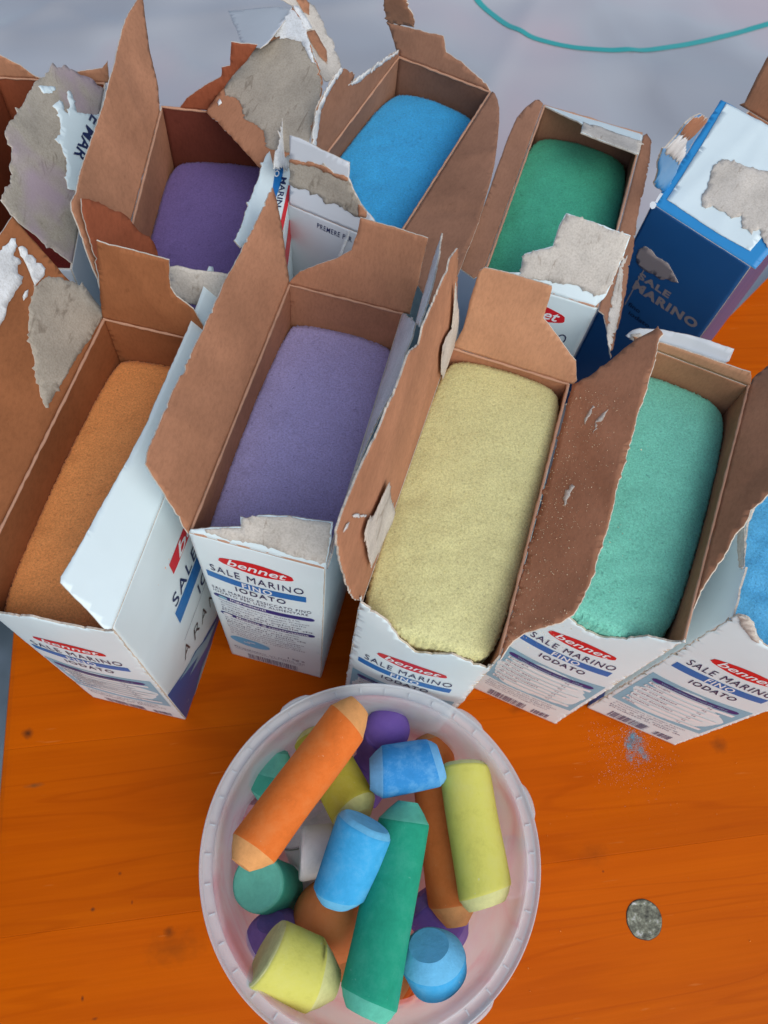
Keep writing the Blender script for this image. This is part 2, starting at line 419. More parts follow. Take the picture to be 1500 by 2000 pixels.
def salt(C, z, dome, material, label, drop=.0016, amp=.0008, sx=.0, tilt=(0, 0), extra=None, rnd_=.13):
    """granular mound filling a carton; z height at the middle of the rim, dome rise"""
    tz = (z + dome * .3) / C.H; kb = tz ** .6 * (1 - tz ** 9) * .92
    nu, nv = int(C.W / .0007), int(C.L / .0007); seed = random.uniform(0, 100)
    e = .0003; V = []; F = []
    rs = np.random.RandomState(int(seed * 100))
    jit = rs.normal(0, 1, (nv + 1, nu + 1)); jx = rs.uniform(-1, 1, (nv + 1, nu + 1, 2))
    for j in range(nv + 1):
        for i in range(nu + 1):
            x = -1 + 2 * i / nu; y = -1 + 2 * j / nv
            # squircle mapping keeps the corners full but rounded
            X_ = x * math.sqrt(max(0, 1 - rnd_ * abs(y) ** 9)); Y_ = y * math.sqrt(max(0, 1 - rnd_ * .4 * abs(x) ** 9))
            bx = 1 + (C.bl * kb / (C.W / 2)) * max(0, math.sin(math.pi * (y + 1) / 2)) ** .8; by = 1 + (C.bl * kb * .85 / (C.L / 2)) * max(0, math.sin(math.pi * (x + 1) / 2)) ** .8
            u = (X_ * bx * (C.W / 2 - e)); v = Y_ * by * (C.L / 2 - e)
            edge = max(abs(x), abs(y))
            r = 1 - (abs(x) ** 2.6 * .5 + abs(y) ** 4 * .5)
            h = z + dome * r
            if edge > .94: h -= drop * ((edge - .94) / .06) ** 2
            h += tilt[0] * x + tilt[1] * y
            h += amp * .35 * noise.noise(Vector((u * 110, v * 110, seed))) * (1.6 - y) + amp * 1.0 * noise.noise(Vector((u * 28, v * 28, seed + 9)))
            h += jit[j, i] * .00006
            u += jx[j, i, 0] * .00016 * (1 + 2 * (edge > .97)); v += jx[j, i, 1] * .00016 * (1 + 2 * (edge > .97))
            if extra: h += extra(x, y)
            V.append(C.fl + C.X * (C.W / 2 + u) + C.Y * (C.L / 2 + v) + C.Z * h)
    for j in range(nv):
        for i in range(nu):
            a = j * (nu + 1) + i; F.append([a, a + 1, a + nu + 2, a + nu + 1])
    ring = [i for i in range(nu + 1)] + [j * (nu + 1) + nu for j in range(1, nv + 1)] + [nv * (nu + 1) + i for i in range(nu - 1, -1, -1)] + [j * (nu + 1) for j in range(nv - 1, 0, -1)]
    nbase = len(V); cz = []
    for k in range(5200):
        p = V[rs.randint(0, nbase)] + Vector((rs.uniform(-.00035, .00035), rs.uniform(-.00035, .00035), .00005)); g = .00030 * rs.uniform(.6, 1.35); c0 = len(cz)
        d = [Vector(rs.normal(0, 1, 3)).normalized() * g for _ in range(4)]
        cz += [p + q for q in d]
    b0 = len(V); ctr = C.fl + C.X * C.W / 2 + C.Y * C.L / 2
    for k in ring:
        p = V[k]; q = Vector((p.x, p.y, .003)); q = Vector((ctr.x + (q.x - ctr.x) * .86, ctr.y + (q.y - ctr.y) * .93, .003)); V.append(q)
    n = len(ring)
    for k in range(n): F.append([ring[(k + 1) % n], ring[k], b0 + k, b0 + (k + 1) % n])
    F.append([b0 + k for k in range(n)][::-1]); nf = len(F); c0 = len(V); V += cz
    for k in range(0, len(cz), 4): q = c0 + k; F += [[q, q + 1, q + 2], [q, q + 3, q + 1], [q + 1, q + 3, q + 2], [q + 2, q + 3, q]]
    o = put('salt', V, F, [material], None)
    o.data.polygons.foreach_set('use_smooth', [i < nf for i in range(len(F))])
    tag(o, label, 'salt', 'dyed salt filling the cartons')
    return o

# =================================================================== SETTING
# floor far below the table
fm, fnt, fb = mat('grey_blue_floor', (.12, .16, .20, 1), .7)
c_ = ramp(fnt, tex(fnt, 3, 4), [(.4, (.045, .07, .085, 1)), (.6, (.16, .21, .26, 1))]); fnt.links.new(c_, fb.inputs['Base Color'])
put('floor', [(-8, -8, -.72), (8, -8, -.72), (8, 8, -.72), (-8, 8, -.72)], [[0, 1, 2, 3]], [fm], kind='structure')

# table of orange-stained planks
def wood():
    mm, nt, b = mat('orange_stained_wood', (.5, .11, .008, 1), .32, .06, .0)
    b.inputs['Coat Roughness'].default_value = .25
    c = N(nt, 'ShaderNodeTexCoord'); mp = N(nt, 'ShaderNodeMapping'); mp.inputs['Scale'].default_value = (1, 9, 1)
    nt.links.new(c.outputs['Object'], mp.inputs[0])
    oi = N(nt, 'ShaderNodeObjectInfo')
    wv = N(nt, 'ShaderNodeTexNoise'); wv.inputs['Scale'].default_value = 6; wv.inputs['Detail'].default_value = 5; wv.inputs['Distortion'].default_value = .7
    nt.links.new(mp.outputs[0], wv.inputs['Vector'])
    base = ramp(nt, wv.outputs['Fac'], [(.25, (.53, .086, .0005, 1)), (.5, (.59, .103, .0005, 1)), (.75, (.64, .118, .0006, 1))])
    mp2 = N(nt, 'ShaderNodeMapping'); mp2.inputs['Scale'].default_value = (3, 160, 3)
    nt.links.new(c.outputs['Object'], mp2.inputs[0])
    fi = N(nt, 'ShaderNodeTexNoise'); fi.inputs['Scale'].default_value = 3; fi.inputs['Detail'].default_value = 3
    nt.links.new(mp2.outputs[0], fi.inputs['Vector'])
    f = ramp(nt, fi.outputs['Fac'], [(.3, (.88, .84, .80, 1)), (.7, (1, 1, 1, 1))])
    col = mix(nt, .5, base, f, 'MULTIPLY')
    mp3 = N(nt, 'ShaderNodeMapping'); mp3.inputs['Scale'].default_value = (1.3, 14, 1); nt.links.new(c.outputs['Object'], mp3.inputs[0])
    gl = N(nt, 'ShaderNodeTexNoise'); gl.inputs['Scale'].default_value = 2.2; gl.inputs['Detail'].default_value = 1.5; gl.inputs['Distortion'].default_value = .4; nt.links.new(mp3.outputs[0], gl.inputs['Vector'])
    sn = N(nt, 'ShaderNodeMath', operation='MULTIPLY'); sn.inputs[1].default_value = 38; nt.links.new(gl.outputs['Fac'], sn.inputs[0])
    s2 = N(nt, 'ShaderNodeMath', operation='SINE'); nt.links.new(sn.outputs[0], s2.inputs[0])
    ln_ = ramp(nt, s2.outputs[0], [(.80, (1, 1, 1, 1)), (1.0, (.74, .62, .5, 1))])
    col = mix(nt, .32, col, ln_, 'MULTIPLY')
    sc_ = ramp(nt, tex(nt, 120, 2, .6, (.25, 2.5, 1)), [(.70, (0, 0, 0, 1)), (.76, (.35, .35, .35, 1))])
    col = mix(nt, sc_, col, (.75, .26, .06, 1))
    # knots: dark rings that belong to the wood
    def knot(col, x, y, rx, ry, dark, st=.9):
        g = N(nt, 'ShaderNodeNewGeometry'); m_ = N(nt, 'ShaderNodeMapping', vector_type='TEXTURE')
        m_.inputs['Location'].default_value = (x, y, 0); m_.inputs['Scale'].default_value = (rx, ry, 1)
        sp = N(nt, 'ShaderNodeSeparateXYZ'); cb = N(nt, 'ShaderNodeCombineXYZ')
        nt.links.new(g.outputs['Position'], sp.inputs[0]); nt.links.new(sp.outputs[0], cb.inputs[0]); nt.links.new(sp.outputs[1], cb.inputs[1])
        nz = N(nt, 'ShaderNodeTexNoise'); nz.inputs['Scale'].default_value = 200; nt.links.new(g.outputs['Position'], nz.inputs['Vector'])
        nt.links.new(cb.outputs[0], m_.inputs[0])
        ln = N(nt, 'ShaderNodeVectorMath', operation='LENGTH'); nt.links.new(m_.outputs[0], ln.inputs[0])
        ad = N(nt, 'ShaderNodeMath', operation='MULTIPLY_ADD'); nt.links.new(nz.outputs['Fac'], ad.inputs[0]); ad.inputs[1].default_value = .7; nt.links.new(ln.outputs['Value'], ad.inputs[2])
        k = ramp(nt, ad.outputs[0], [(.35, (st, st, st, 1)), (1.0, (0, 0, 0, 1))])
        return mix(nt, k, col, dark)
    for (px, py, rx, ry, dk, st) in ((55, 1433, .0065, .0060, (.05, .022, .01, 1), .85), (68, 1534, .010, .0025, (.13, .07, .025, 1), .7), (331, 1820, .006, .005, (.14, .035, .006, 1), .7),
            (340, 1850, .030, .016, (.20, .045, .005, 1), .45), (234, 1706, .0022, .0018, (.12, .03, .01, 1), .9), (258, 1762, .0012, .0022, (.15, .03, .01, 1), .9),
            (181, 1776, .0022, .0020, (.10, .035, .015, 1), .9), (161, 1950, .0016, .0028, (.07, .02, .01, 1), .9), (1405, 1455, .010, .010, (.16, .04, .008, 1), .6),
            (1178, 1702, .0016, .0014, (.16, .03, .01, 1), .9), (1160, 1670, .018, .012, (.26, .05, .005, 1), .4), (1010, 1385, .012, .006, (.22, .04, .004, 1), .5), (185, 1990, .003, .0015, (.12, .03, .01, 1), .8)):
        p = at(px, py, 0); col = knot(col, p.x, p.y, rx, ry, dk, st)
    # darker growth-ring line sweeping across the left boards
    hv = N(nt, 'ShaderNodeHueSaturation'); nt.links.new(col, hv.inputs['Color'])
    ma = N(nt, 'ShaderNodeMath', operation='MULTIPLY_ADD'); nt.links.new(oi.outputs['Random'], ma.inputs[0]); ma.inputs[1].default_value = .14; ma.inputs[2].default_value = .92
    nt.links.new(ma.outputs[0], hv.inputs['Value']); nt.links.new(hv.outputs[0], b.inputs['Base Color'])
    rr = ramp(nt, tex(nt, 14, 4), [(.3, (.26, .26, .26, 1)), (.7, (.46, .46, .46, 1))]); nt.links.new(rr, b.inputs['Roughness'])
    p = bump(nt, b, fi.outputs['Fac'], .10, .0006); bump(nt, b, tex(nt, 9, 2), .35, .003, p)
    return mm
WOOD = wood()
table = thing('table', 'orange stained wooden plank table under the cartons and tub', 'table', (.5, .4, 0))
ends = [-.46, -.335, -.2225, -.111, -.009, .0925, .195, .30, .405, .51, .615, .72, .825, .93, 1.035, 1.14]
x0, x1 = -.1815, 1.4
def plank(y0, y1, hole=None):
    bm = bmesh.new(); r = .0003; g = .00002
    ys = [y0 + g, y0 + g + r * .4, y0 + g + r * 1.6, y1 - g - r * 1.6, y1 - g - r * .4, y1 - g]; zs = [-.00015, -.00004, 0, 0, -.00004, -.00015]
    prof = [(ys[0], -.025)] + list(zip(ys, zs)) + [(ys[5], -.025)]
    xsec = [(x0, -.0035), (x0 + .0012, -.0012), (x0 + .004, -.0002), (x0 + .007, 0), (x1, 0)]
    rows = []
    for (x, dz) in xsec: rows.append([bm.verts.new((x, y, z + (dz if z > -.02 else 0))) for y, z in prof])
    for a, b in zip(rows, rows[1:]):
        for i in range(len(prof) - 1): bm.faces.new((a[i], a[i + 1], b[i + 1], b[i]))
        bm.faces.new((a[-1], a[0], b[0], b[-1]))
    bm.faces.new(rows[0][::-1]); bm.faces.new(rows[-1])
    bmesh.ops.recalc_face_normals(bm, faces=bm.faces)
    V = [v.co.copy() for v in bm.verts]; F = [[v.index for v in f.verts] for f in bm.faces] if bm.verts.index_update() is None else None
    bm.free()
    return put('plank', V, F, [WOOD], table)
for y0, y1 in zip(ends, ends[1:]): plank(y0, y1)

# weathered plug let into the table
bp = at(1258, 1796, 0)
pm, pnt, pb = mat('weathered_plug', (.2, .2, .16, 1), .75)
cc = ramp(pnt, tex(pnt, 260, 4, .7), [(.32, (.05, .047, .036, 1)), (.5, (.17, .17, .12, 1)), (.58, (.28, .29, .21, 1)), (.68, (.62, .60, .58, 1))]); pnt.links.new(cc, pb.inputs['Base Color'])
bump(pnt, pb, tex(pnt, 300, 3), .9, .0012)
def lathe(prof, seg, center, wob=0.0, sx=1.0):
    V = []; F = []; n = len(prof)
    for i in range(seg):
        t = 2 * math.pi * i / seg; k = 1 + wob * noise.noise(Vector((math.cos(t) * 2, math.sin(t) * 2, 5)))
        for r, z in prof: V.append(center + Vector((r * k * math.cos(t) * sx, r * k * math.sin(t), z)))
    for i in range(seg):
        for j in range(n - 1): F.append([i * n + j, ((i + 1) % seg) * n + j, ((i + 1) % seg) * n + j + 1, i * n + j + 1])
    return V, F
V, F = lathe([(.0110, .00005), (.0106, .0005), (.0099, .0006), (.0092, .0003), (.006, .0004), (.0001, .00045)], 40, bp, .06)
plug = put('bolt_plug', V, F, [pm, ink('plug_rim', (.035, .02, .012, 1), .8)], table, smooth=True, label='weathered grey round plug set in the tabletop')
plug.data.polygons.foreach_set('material_index', [1 if i % 5 == 0 else 0 for i in range(len(plug.data.polygons))])

# large white sheet lying behind and under the rear cartons
def sheet_z(x, y):
    q = min(1, max(0, (y - .40) / .15))
    z = .0022 + q * (.012 + .030 * noise.noise(Vector((x * 3.0, y * 3.0, 1.5))) + .0050 * noise.noise(Vector((x * 8 + y * 5, y * 3, 4))) + .0022 * noise.noise(Vector((x * 16, y * 12, 9))))
    for (cx, cy, ca, cw, hh_) in ((-.05, .70, .9, .005, .0035), (.22, .66, -.5, .006, .003), (.40, .62, .2, .007, .003), (-.22, .78, 2.3, .005, .004), (.10, .80, 1.7, .008, .003)):
        dd = (x - cx) * math.cos(ca) + (y - cy) * math.sin(ca); z += q * hh_ * .6 * math.exp(-(dd / (cw * 1.6)) ** 2)
    return max(.0012, z)
shm, shn, shb = mat('white_poster_sheet', (.56, .57, .60, 1), .24, .6)
cs = ramp(shn, tex(shn, 5.5, 2, .4), [(.36, (.37, .375, .40, 1)), (.52, (.47, .475, .495, 1)), (.66, (.54, .46, .48, 1))]); shn.links.new(cs, shb.inputs['Base Color'])
bump(shn, shb, tex(shn, 5, 1, .4, (1, 1.6, 1), .3), .5, .02)
E0 = at(1212, 690, 0); E1 = at(1500, 548, 0)
V = []; F = []; nx, ny = 220, 160
ed = (E1 - E0).normalized()
for j in range(ny + 1):
    for i in range(nx + 1):
        s = i / nx; t = j / ny
        yb = .235 + .10 * 0
        # front border runs at y=.235 then follows the slanting free edge on the right
        X_ = -.75 + 1.95 * s
        yb = .225 if X_ < E0.x - .10 else .225 + (X_ - (E0.x - .10)) * ((E1.y - .225) / (E1.x - (E0.x - .10)))
        Y_ = yb + (1.55 - yb) * t
        d = (Y_ - yb)
        curl = .010 * math.exp(-(d / .006) ** 2) if X_ > .1 else 0
        V.append(Vector((X_, Y_, sheet_z(X_, Y_) + curl)))
for j in range(ny):
    for i in range(nx): a = j * (nx + 1) + i; F.append([a, a + 1, a + nx + 2, a + nx + 1])
sheet = put('poster_sheet', V, F, [shm], None, smooth=True)
tag(sheet, 'large pale grey white sheet with a teal curve spread behind the rear cartons', 'sheet')
# teal curve drawn on the sheet
curve_px = [(905, -40), (930, 0), (960, 28), (1000, 55), (1040, 75), (1085, 87), (1130, 95), (1185, 99), (1240, 99), (1290, 96), (1340, 88), (1380, 80), (1420, 70), (1460, 59), (1500, 48), (1560, 28)]
pts = []
for x, y in curve_px:
    p = at(x, y, .01)
    for _ in range(12): p = at(x, y, sheet_z(p.x, p.y))
    pts.append(p)
V = []; F = []
dense = []
for a, b in zip(pts, pts[1:]):
    for k in range(10): dense.append(a.lerp(b, k / 10))
for it in range(12): dense = [dense[0]] + [(dense[i - 1] + dense[i] * 2 + dense[i + 1]) / 4 for i in range(1, len(dense) - 1)] + [dense[-1]]
for i, p in enumerate(dense):
    d = (dense[min(i + 1, len(dense) - 1)] - dense[max(i - 1, 0)]).normalized(); n_ = Vector((-d.y, d.x, 0)) * .0036
    for q in (p - n_, p + n_): V.append(Vector((q.x, q.y, sheet_z(q.x, q.y) + .0007)))
for i in range(len(dense) - 1): F.append([2 * i, 2 * i + 2, 2 * i + 3, 2 * i + 1])
put('printed_line', V, F, [ink('teal_ink', (.045, .37, .36, 1), .4)], sheet, smooth=True, label='teal curved line on the sheet')

# =================================================================== CARTONS
G_ = 'opened cardboard salt cartons on the table'
# ---- A : orange salt
A = Carton((-.129, .1192), -19.5, .0605, .145, 'white carton of orange salt, leftmost of the front row, white lid flap folded inward')
A.inner = BROWN_WARM; A.base(); A.wall('left'); A.wall('rear'); w_r = A.wall('right')
w_f = A.wall('front', [(-66, 1160), (0, 1194), (60, 1199), (125, 1214), (170, 1224), (204, 1232), (222, 1233)], amp=.0004)
front_print_nutrition(A.S['front'], w_f, 3)
S = A.S['right']
flat_shape(S, [[(.0430, .1483), (.114, .1483), (.1165, .1535), (.114, .1590), (.079, .1625), (.0430, .1600)]], 'logo', RED, w_r, .00018)
text_on(S, [('bennet', .0510, .1080, .1492, .1600, .012, .25)], 'logo_lettering', WINK, w_r, .0003)
text_on(S, [('SALE MARINO', .0345, .1290, .1220, .1350, .004)], 'lettering', NAVY, w_r, .0003)
text_on(S, [('IODATO', .0560, .1060, .0830, .0960, .012)], 'lettering', NAVY, w_r, .0003)
flat_shape(S, [rect(.0322, .132, .1030, .1195)], 'printed_bar', AZURE, w_r, .00018)
text_on(S, [('FINO', .067, .096, .1045, .1180, .02)], 'lettering', WINK, w_r, .0003)
flat_shape(S, [rect(.030, .12, .0785, .0790)], 'printed_bar', GREYINK, w_r, .00018)
for ch_, a_, b_ in (('A', .0232, .0590), ('R', .0370, .0530), ('A', .0480, .0490), ('N', .0610, .0440), ('C', .0750, .0420), ('I', .0870, .0420), ('O', .0960, .0420), ('N', .1080, .0420), ('E', .1210, .0420)):
    wch = .0015 if ch_ == 'I' else .0085
    text_on(S, [(ch_, a_, a_ + wch, b_, b_ + .0125, -.005, .25)], 'marker_lettering', MARKER, w_r)
wv = [(.0006, .0006), (.1444, .0006), (.1444, .012)] + [(x_, b_) for x_, b_ in ((.12, .014), (.10, .011), (.08, .014), (.0667, .0133), (.0514, .0251), (.042, .032), (.0333, .0427), (.026, .046), (.0176, .0524), (.010, .060), (.0006, .0685))]
flat_shape(S, [wv], 'printed_wave', WAVE, w_r, .00014)
flat_shape(S, [[S.px(*q) for q in t_] for t_ in ([(422, 1208), (402, 1262), (367, 1320), (394, 1256)], [(414, 1250), (400, 1310), (376, 1368), (392, 1304)], [(402, 1244), (384, 1280), (348, 1330), (380, 1270)])], 'printed_wave', PALEBLUE, w_r, .0003)
F1, fl_ = A.flap('left', 62, [(202, 622), (22, 423), (-120, 640), (-300, 900), (-200, 1140), (-66, 1160)], label='brown inner face with grey and white torn patches')
patch(F1, fl_, [(215, 622), (163, 560), (150, 556), (140, 549), (125, 548), (118, 541), (95, 539), (85, 545), (65, 565), (58, 580), (53, 600), (53, 625), (53, 660), (60, 690), (65, 715), (66, 735), (75, 752), (82, 780), (88, 797)], PULP, True, .0005)
patch(F1, fl_, [(-30, 520), (0, 488), (18, 466), (27, 466), (31, 482), (22, 500), (33, 505), (38, 512), (30, 525), (30, 535), (41, 541), (38, 555), (20, 580), (10, 592), (3, 625), (-20, 660), (-60, 640)], PULPW, True, .0004, off=-.0012)
patch(F1, fl_, [(32, 484), (40, 481), (50, 488), (51, 498), (60, 499), (68, 507), (67, 514), (78, 515), (86, 525), (84, 538), (75, 548), (64, 559), (55, 535), (42, 506), (36, 500)], PULPW, True, .0002, off=-.0012)
patch(F1, fl_, [(44, 570), (51, 566), (49, 580), (41, 588), (39, 580)], PULPW, True, .0002, off=-.0012)
F2, f_ = A.flap('rear', 84, [(202, 622), (196, 560), (190, 467), (240, 482), (330, 508), (333, 560), (345, 578), (378, 602), (400, 640), (439, 678)])
F3, f_ = A.flap('right', 140, [(221, 1229), (204, 1228), (118, 1138), (119, 1126), (160, 1058), (275, 850), (340, 705), (372, 630), (394, 570), (408, 520), (416, 521), (426, 568), (445, 640), (439, 676)], wob=.0006, amp=.0002, crease=False, label='white lid flap folded inward over the orange salt')
V = []
salt(A, .1635, .0035, salt_mat('orange_salt', (.82, .34, .11, 1)), 'orange salt in the leftmost carton of the front row')

# ---- B : lilac salt
B = Carton((-.042, .1385), -21, .0605, .144, 'white carton of pale lilac salt, ingredient list printed on its front')
B.base(); B.wall('left'); B.wall('rear'); B.wall('right')
w_f = B.wall('front'); front_print_ingredients(B.S['front'], w_f)
B.flap('left', 58, [(366, 1042), (300, 935), (284, 907), (287, 885), (322, 800), (360, 713), (400, 633), (433, 560), (467, 500), (500, 430), (520, 380), (529, 367), (537, 392), (550, 465), (564, 553)], amp=.0003)
B.flap('rear', 78, [(564, 555), (570, 545), (586, 529), (620, 515), (660, 502), (687, 487), (698, 455), (704, 425), (770, 444), (836, 465), (815, 560), (800, 617), (789, 612)])
Fb, f_ = B.flap('right', 76, [(789, 612), (640, 1112), (646, 1040), (660, 990), (702, 905), (742, 815), (780, 735), (808, 660), (826, 590), (838, 550), (847, 515), (863, 455), (860, 500), (845, 560), (822, 640)], amp=.0005, inner=PULPW, crease=False, label='torn stub with a white frayed edge')
Fb, f_ = B.flap('front', 128, [(368, 1042), (372, 1034), (420, 1030), (472, 1028), (470, 1008), (480, 1012), (505, 1006), (560, 1007), (600, 1014), (650, 1020), (646, 1060), (636, 1112)], amp=.00025, wob=.0004)
patch(Fb, f_, [(400, 1034), (472, 1030), (473, 1011), (505, 1008), (560, 1009), (600, 1016), (647, 1023), (643, 1060), (636, 1099), (600, 1094), (570, 1085), (540, 1073), (505, 1062), (470, 1056), (440, 1052)], PULPL, False, .0003)
salt(B, .1655, .0030, salt_mat('lilac_salt', (.42, .38, .68, 1)), 'pale lilac salt in the carton with the ingredient list', tilt=(0, 0))

# ---- C : yellow salt
C = Carton((.0264, .0982), -24.5, .0619, .144, 'torn carton heaped with yellow salt behind the chalk tub, middle of the front row', bulge=.0050)
C.base(); C.wall('left'); C.wall('right')
C.wall('rear')
w_f = C.wall('front', [(679, 1158), (693, 1174), (732, 1197), (760, 1216), (780, 1236), (814, 1261), (847, 1267), (884, 1270), (920, 1286), (942, 1298), (951, 1306), (975, 1300)], amp=.0006)
front_print_nutrition(C.S['front'], w_f, 4)
Fc, f_ = C.flap('left', 84, [(885, 676), (708, 1190), (692, 1170), (680, 1158), (664, 1100), (652, 1036), (664, 1000), (680, 964), (708, 900), (736, 840), (752, 795), (772, 756), (798, 690), (816, 672), (824, 636), (838, 600), (852, 565), (864, 536), (876, 505), (890, 484), (893, 504), (890, 600)], amp=.0005, crease=False, wob=.0008, label='brown upright lid flap with two curled torn patches')
patch(Fc, f_, [(881, 548), (872, 640), (862, 655), (850, 684), (852, 728), (854, 775), (864, 756), (878, 705), (884, 672), (886, 620)], PULPL, True, .0004, off=-.0022)
patch(Fc, f_, [(750, 938), (738, 960), (720, 1000), (708, 1012), (700, 1040), (706, 1075), (712, 1106), (722, 1085), (735, 1060), (755, 1020), (762, 997), (753, 965)], PULPL, True, .0004, off=-.0024)
patch(Fc, f_, [(683, 1006), (690, 1002), (704, 1004), (712, 1004), (708, 1009), (690, 1010)], PULPW, True, .0003, off=-.0010)
patch(Fc, f_, [(665, 1038), (672, 1022), (678, 1018), (674, 1030)], PULPW, True, .0002, off=-.0010)
C.flap('rear', 76, inner=BROWN_TAN, outline=[(885, 676), (905, 640), (920, 580), (937, 527), (947, 521), (985, 530), (1021, 540), (1060, 552), (1078, 558), (1074, 580), (1061, 621), (1095, 665), (1125, 705), (1127, 742), (1119, 752)], wob=.001)
FcR, f_ = C.flap('right', 38, [(958, 1278), (970, 1289), (1004, 1253), (1030, 1237), (1067, 1228), (1100, 1218), (1122, 1203), (1143, 1165), (1155, 1131), (1168, 1085), (1193, 1014), (1215, 930), (1239, 846), (1250, 800), (1257, 787), (1268, 745), (1282, 704), (1288, 665), (1294, 650), (1286, 638), (1276, 648), (1240, 668), (1200, 700), (1150, 738), (1119, 752)], amp=.00035, wob=.0015, label='large brown lid flap leaning right, dusted with salt')
patch(FcR, f_, [(1142, 820), (1152, 805), (1160, 795), (1164, 799), (1154, 815), (1144, 832)], PULPL, True, .0006, off=-.00072)
patch(FcR, f_, [(1165, 830), (1178, 812), (1190, 803), (1176, 828), (1160, 850)], PULPL, True, .0006, off=-.00072)
patch(FcR, f_, [(1100, 975), (1105, 958), (1118, 948), (1124, 952), (1115, 970), (1104, 990)], PULPL, True, .0006, off=-.00072)
YS = salt_mat('yellow_salt', (.68, .65, .31, 1), .5)
salt(C, .1845, .0065, YS, 'yellow salt heaped in the torn carton behind the tub', drop=.0022, tilt=(0, .003), rnd_=.20)

# ---- D : mint salt
D = Carton((.1106, .1018), -30, .0605, .144, 'torn carton of mint green salt, half behind the big brown flap', bulge=.0040)
D.inner = BROWN; D.base(); D.wall('left'); D.wall('rear'); D.wall('right')
w_f = D.wall('front', [(1060, 1150), (1090, 1180), (1129, 1212), (1147, 1223), (1183, 1236), (1212, 1239), (1266, 1239), (1295, 1248), (1320, 1254), (1336, 1250)], amp=.0006)
front_print_nutrition(D.S['front'], w_f, 6)
D.flap('right', 52, [(1464, 755), (1470, 742), (1520, 700), (1640, 700), (1620, 850), (1500, 966), (1480, 985), (1466, 997), (1457, 1022), (1442, 1040), (1428, 1064), (1415, 1090), (1403, 1102), (1386, 1131), (1375, 1150), (1365, 1169), (1345, 1190), (1338, 1212), (1337, 1250)], amp=.0005)
D.flap('rear', 86, inner=BROWN_TAN, outline=[(1241, 669), (1236, 655), (1294, 668), (1380, 696), (1466, 726), (1467, 742), (1464, 755)], label='narrow brown stub', crease=False)
Fd, f_ = D.flap('rear', 70, [(1232, 672), (1222, 655), (1235, 645), (1250, 641), (1290, 644), (1330, 652), (1380, 664), (1434, 682), (1424, 705), (1400, 715)], outer=GREYW, inner=GREYW, label='peeled grey white outer layer', wob=.003, crease=False, t=.0004)
patch(Fd, f_, [(1226, 668), (1232, 652), (1250, 650), (1262, 664), (1250, 672)], PULPL, True, .0008)
salt(D, .1740, .0055, salt_mat('mint_salt', (.19, .60, .46, 1)), 'mint green salt beside the big brown flap', drop=.0028, rnd_=.26)

# ---- E : sky blue salt at the right border
E = Carton((.1868, .0795), -29.5, .0605, .144, 'white carton of sky blue salt cut by the right edge of the view', bulge=.0030)
E.base(); E.wall('right'); E.wall('rear')
w_l = E.wall('left', [(1560, 740), (1500, 905), (1475, 985), (1460, 1029), (1456, 1060), (1457, 1107), (1448, 1112), (1443, 1150), (1440, 1172), (1432, 1198)], amp=.0004)
flat_shape(E.S['left'], [[(.0006, .0006), (.1434, .0006), (.1434, .032), (.12, .040), (.09, .030), (.05, .036), (.0006, .030)]], 'printed_wave', WAVE, w_l, .00014)
w_f = E.wall('front', [(1432, 1198), (1449, 1203), (1462, 1208), (1473, 1221), (1478, 1238), (1484, 1247), (1497, 1258), (1530, 1275), (1600, 1290), (1690, 1312)], amp=.0006)
front_print_nutrition(E.S['front'], w_f, 9)
EB = salt_mat('sky_blue_salt', (.09, .42, .72, 1))
salt(E, .1755, .0060, EB, 'sky blue salt spilling over the torn rim at the right border', drop=.002, amp=.0018)
Fe = E.S['left']
patch(Fe, w_l, [(1448, 1035), (1458, 1028), (1457, 1108), (1447, 1110), (1446, 1070)], PULPL, False, .0003, off=.0008)
Fe = E.S['front']
patch(Fe, w_f, [(1440, 1200), (1449, 1200), (1462, 1206), (1473, 1220), (1480, 1240), (1484, 1250), (1470, 1244), (1452, 1222)], PULPL, False, .0003, off=.0008)

# ---- F : dark violet salt
Fx = Carton((-.0775, .264), -9.5, .0785, .144, 'carton of dark violet salt at the rear left, tall brown flap standing on its left', bulge=.0020)
Fx.inner = BROWN
Fx.base(); Fx.wall('left'); Fx.wall('rear', inner=BROWN_DEEP_SHADE); w_r = Fx.wall('right'); Fx.wall('front')
S = Fx.S['right']
flat_shape(S, [rect(.018, .128, .172, .185)], 'logo', RED, w_r, .00018)
Fx.flap('left', 66, [(206, 612), (190, 545), (177, 517), (157, 467), (133, 413), (132, 397), (143, 377), (150, 345), (167, 300), (187, 243), (200, 200), (213, 147), (230, 97), (245, 37), (262, 8), (273, -10), (279, 0), (285, 50), (293, 100), (302, 140), (308, 173), (310, 217), (313, 245), (316, 265), (318, 228)], amp=.00025, bend=.003, wob=.002)
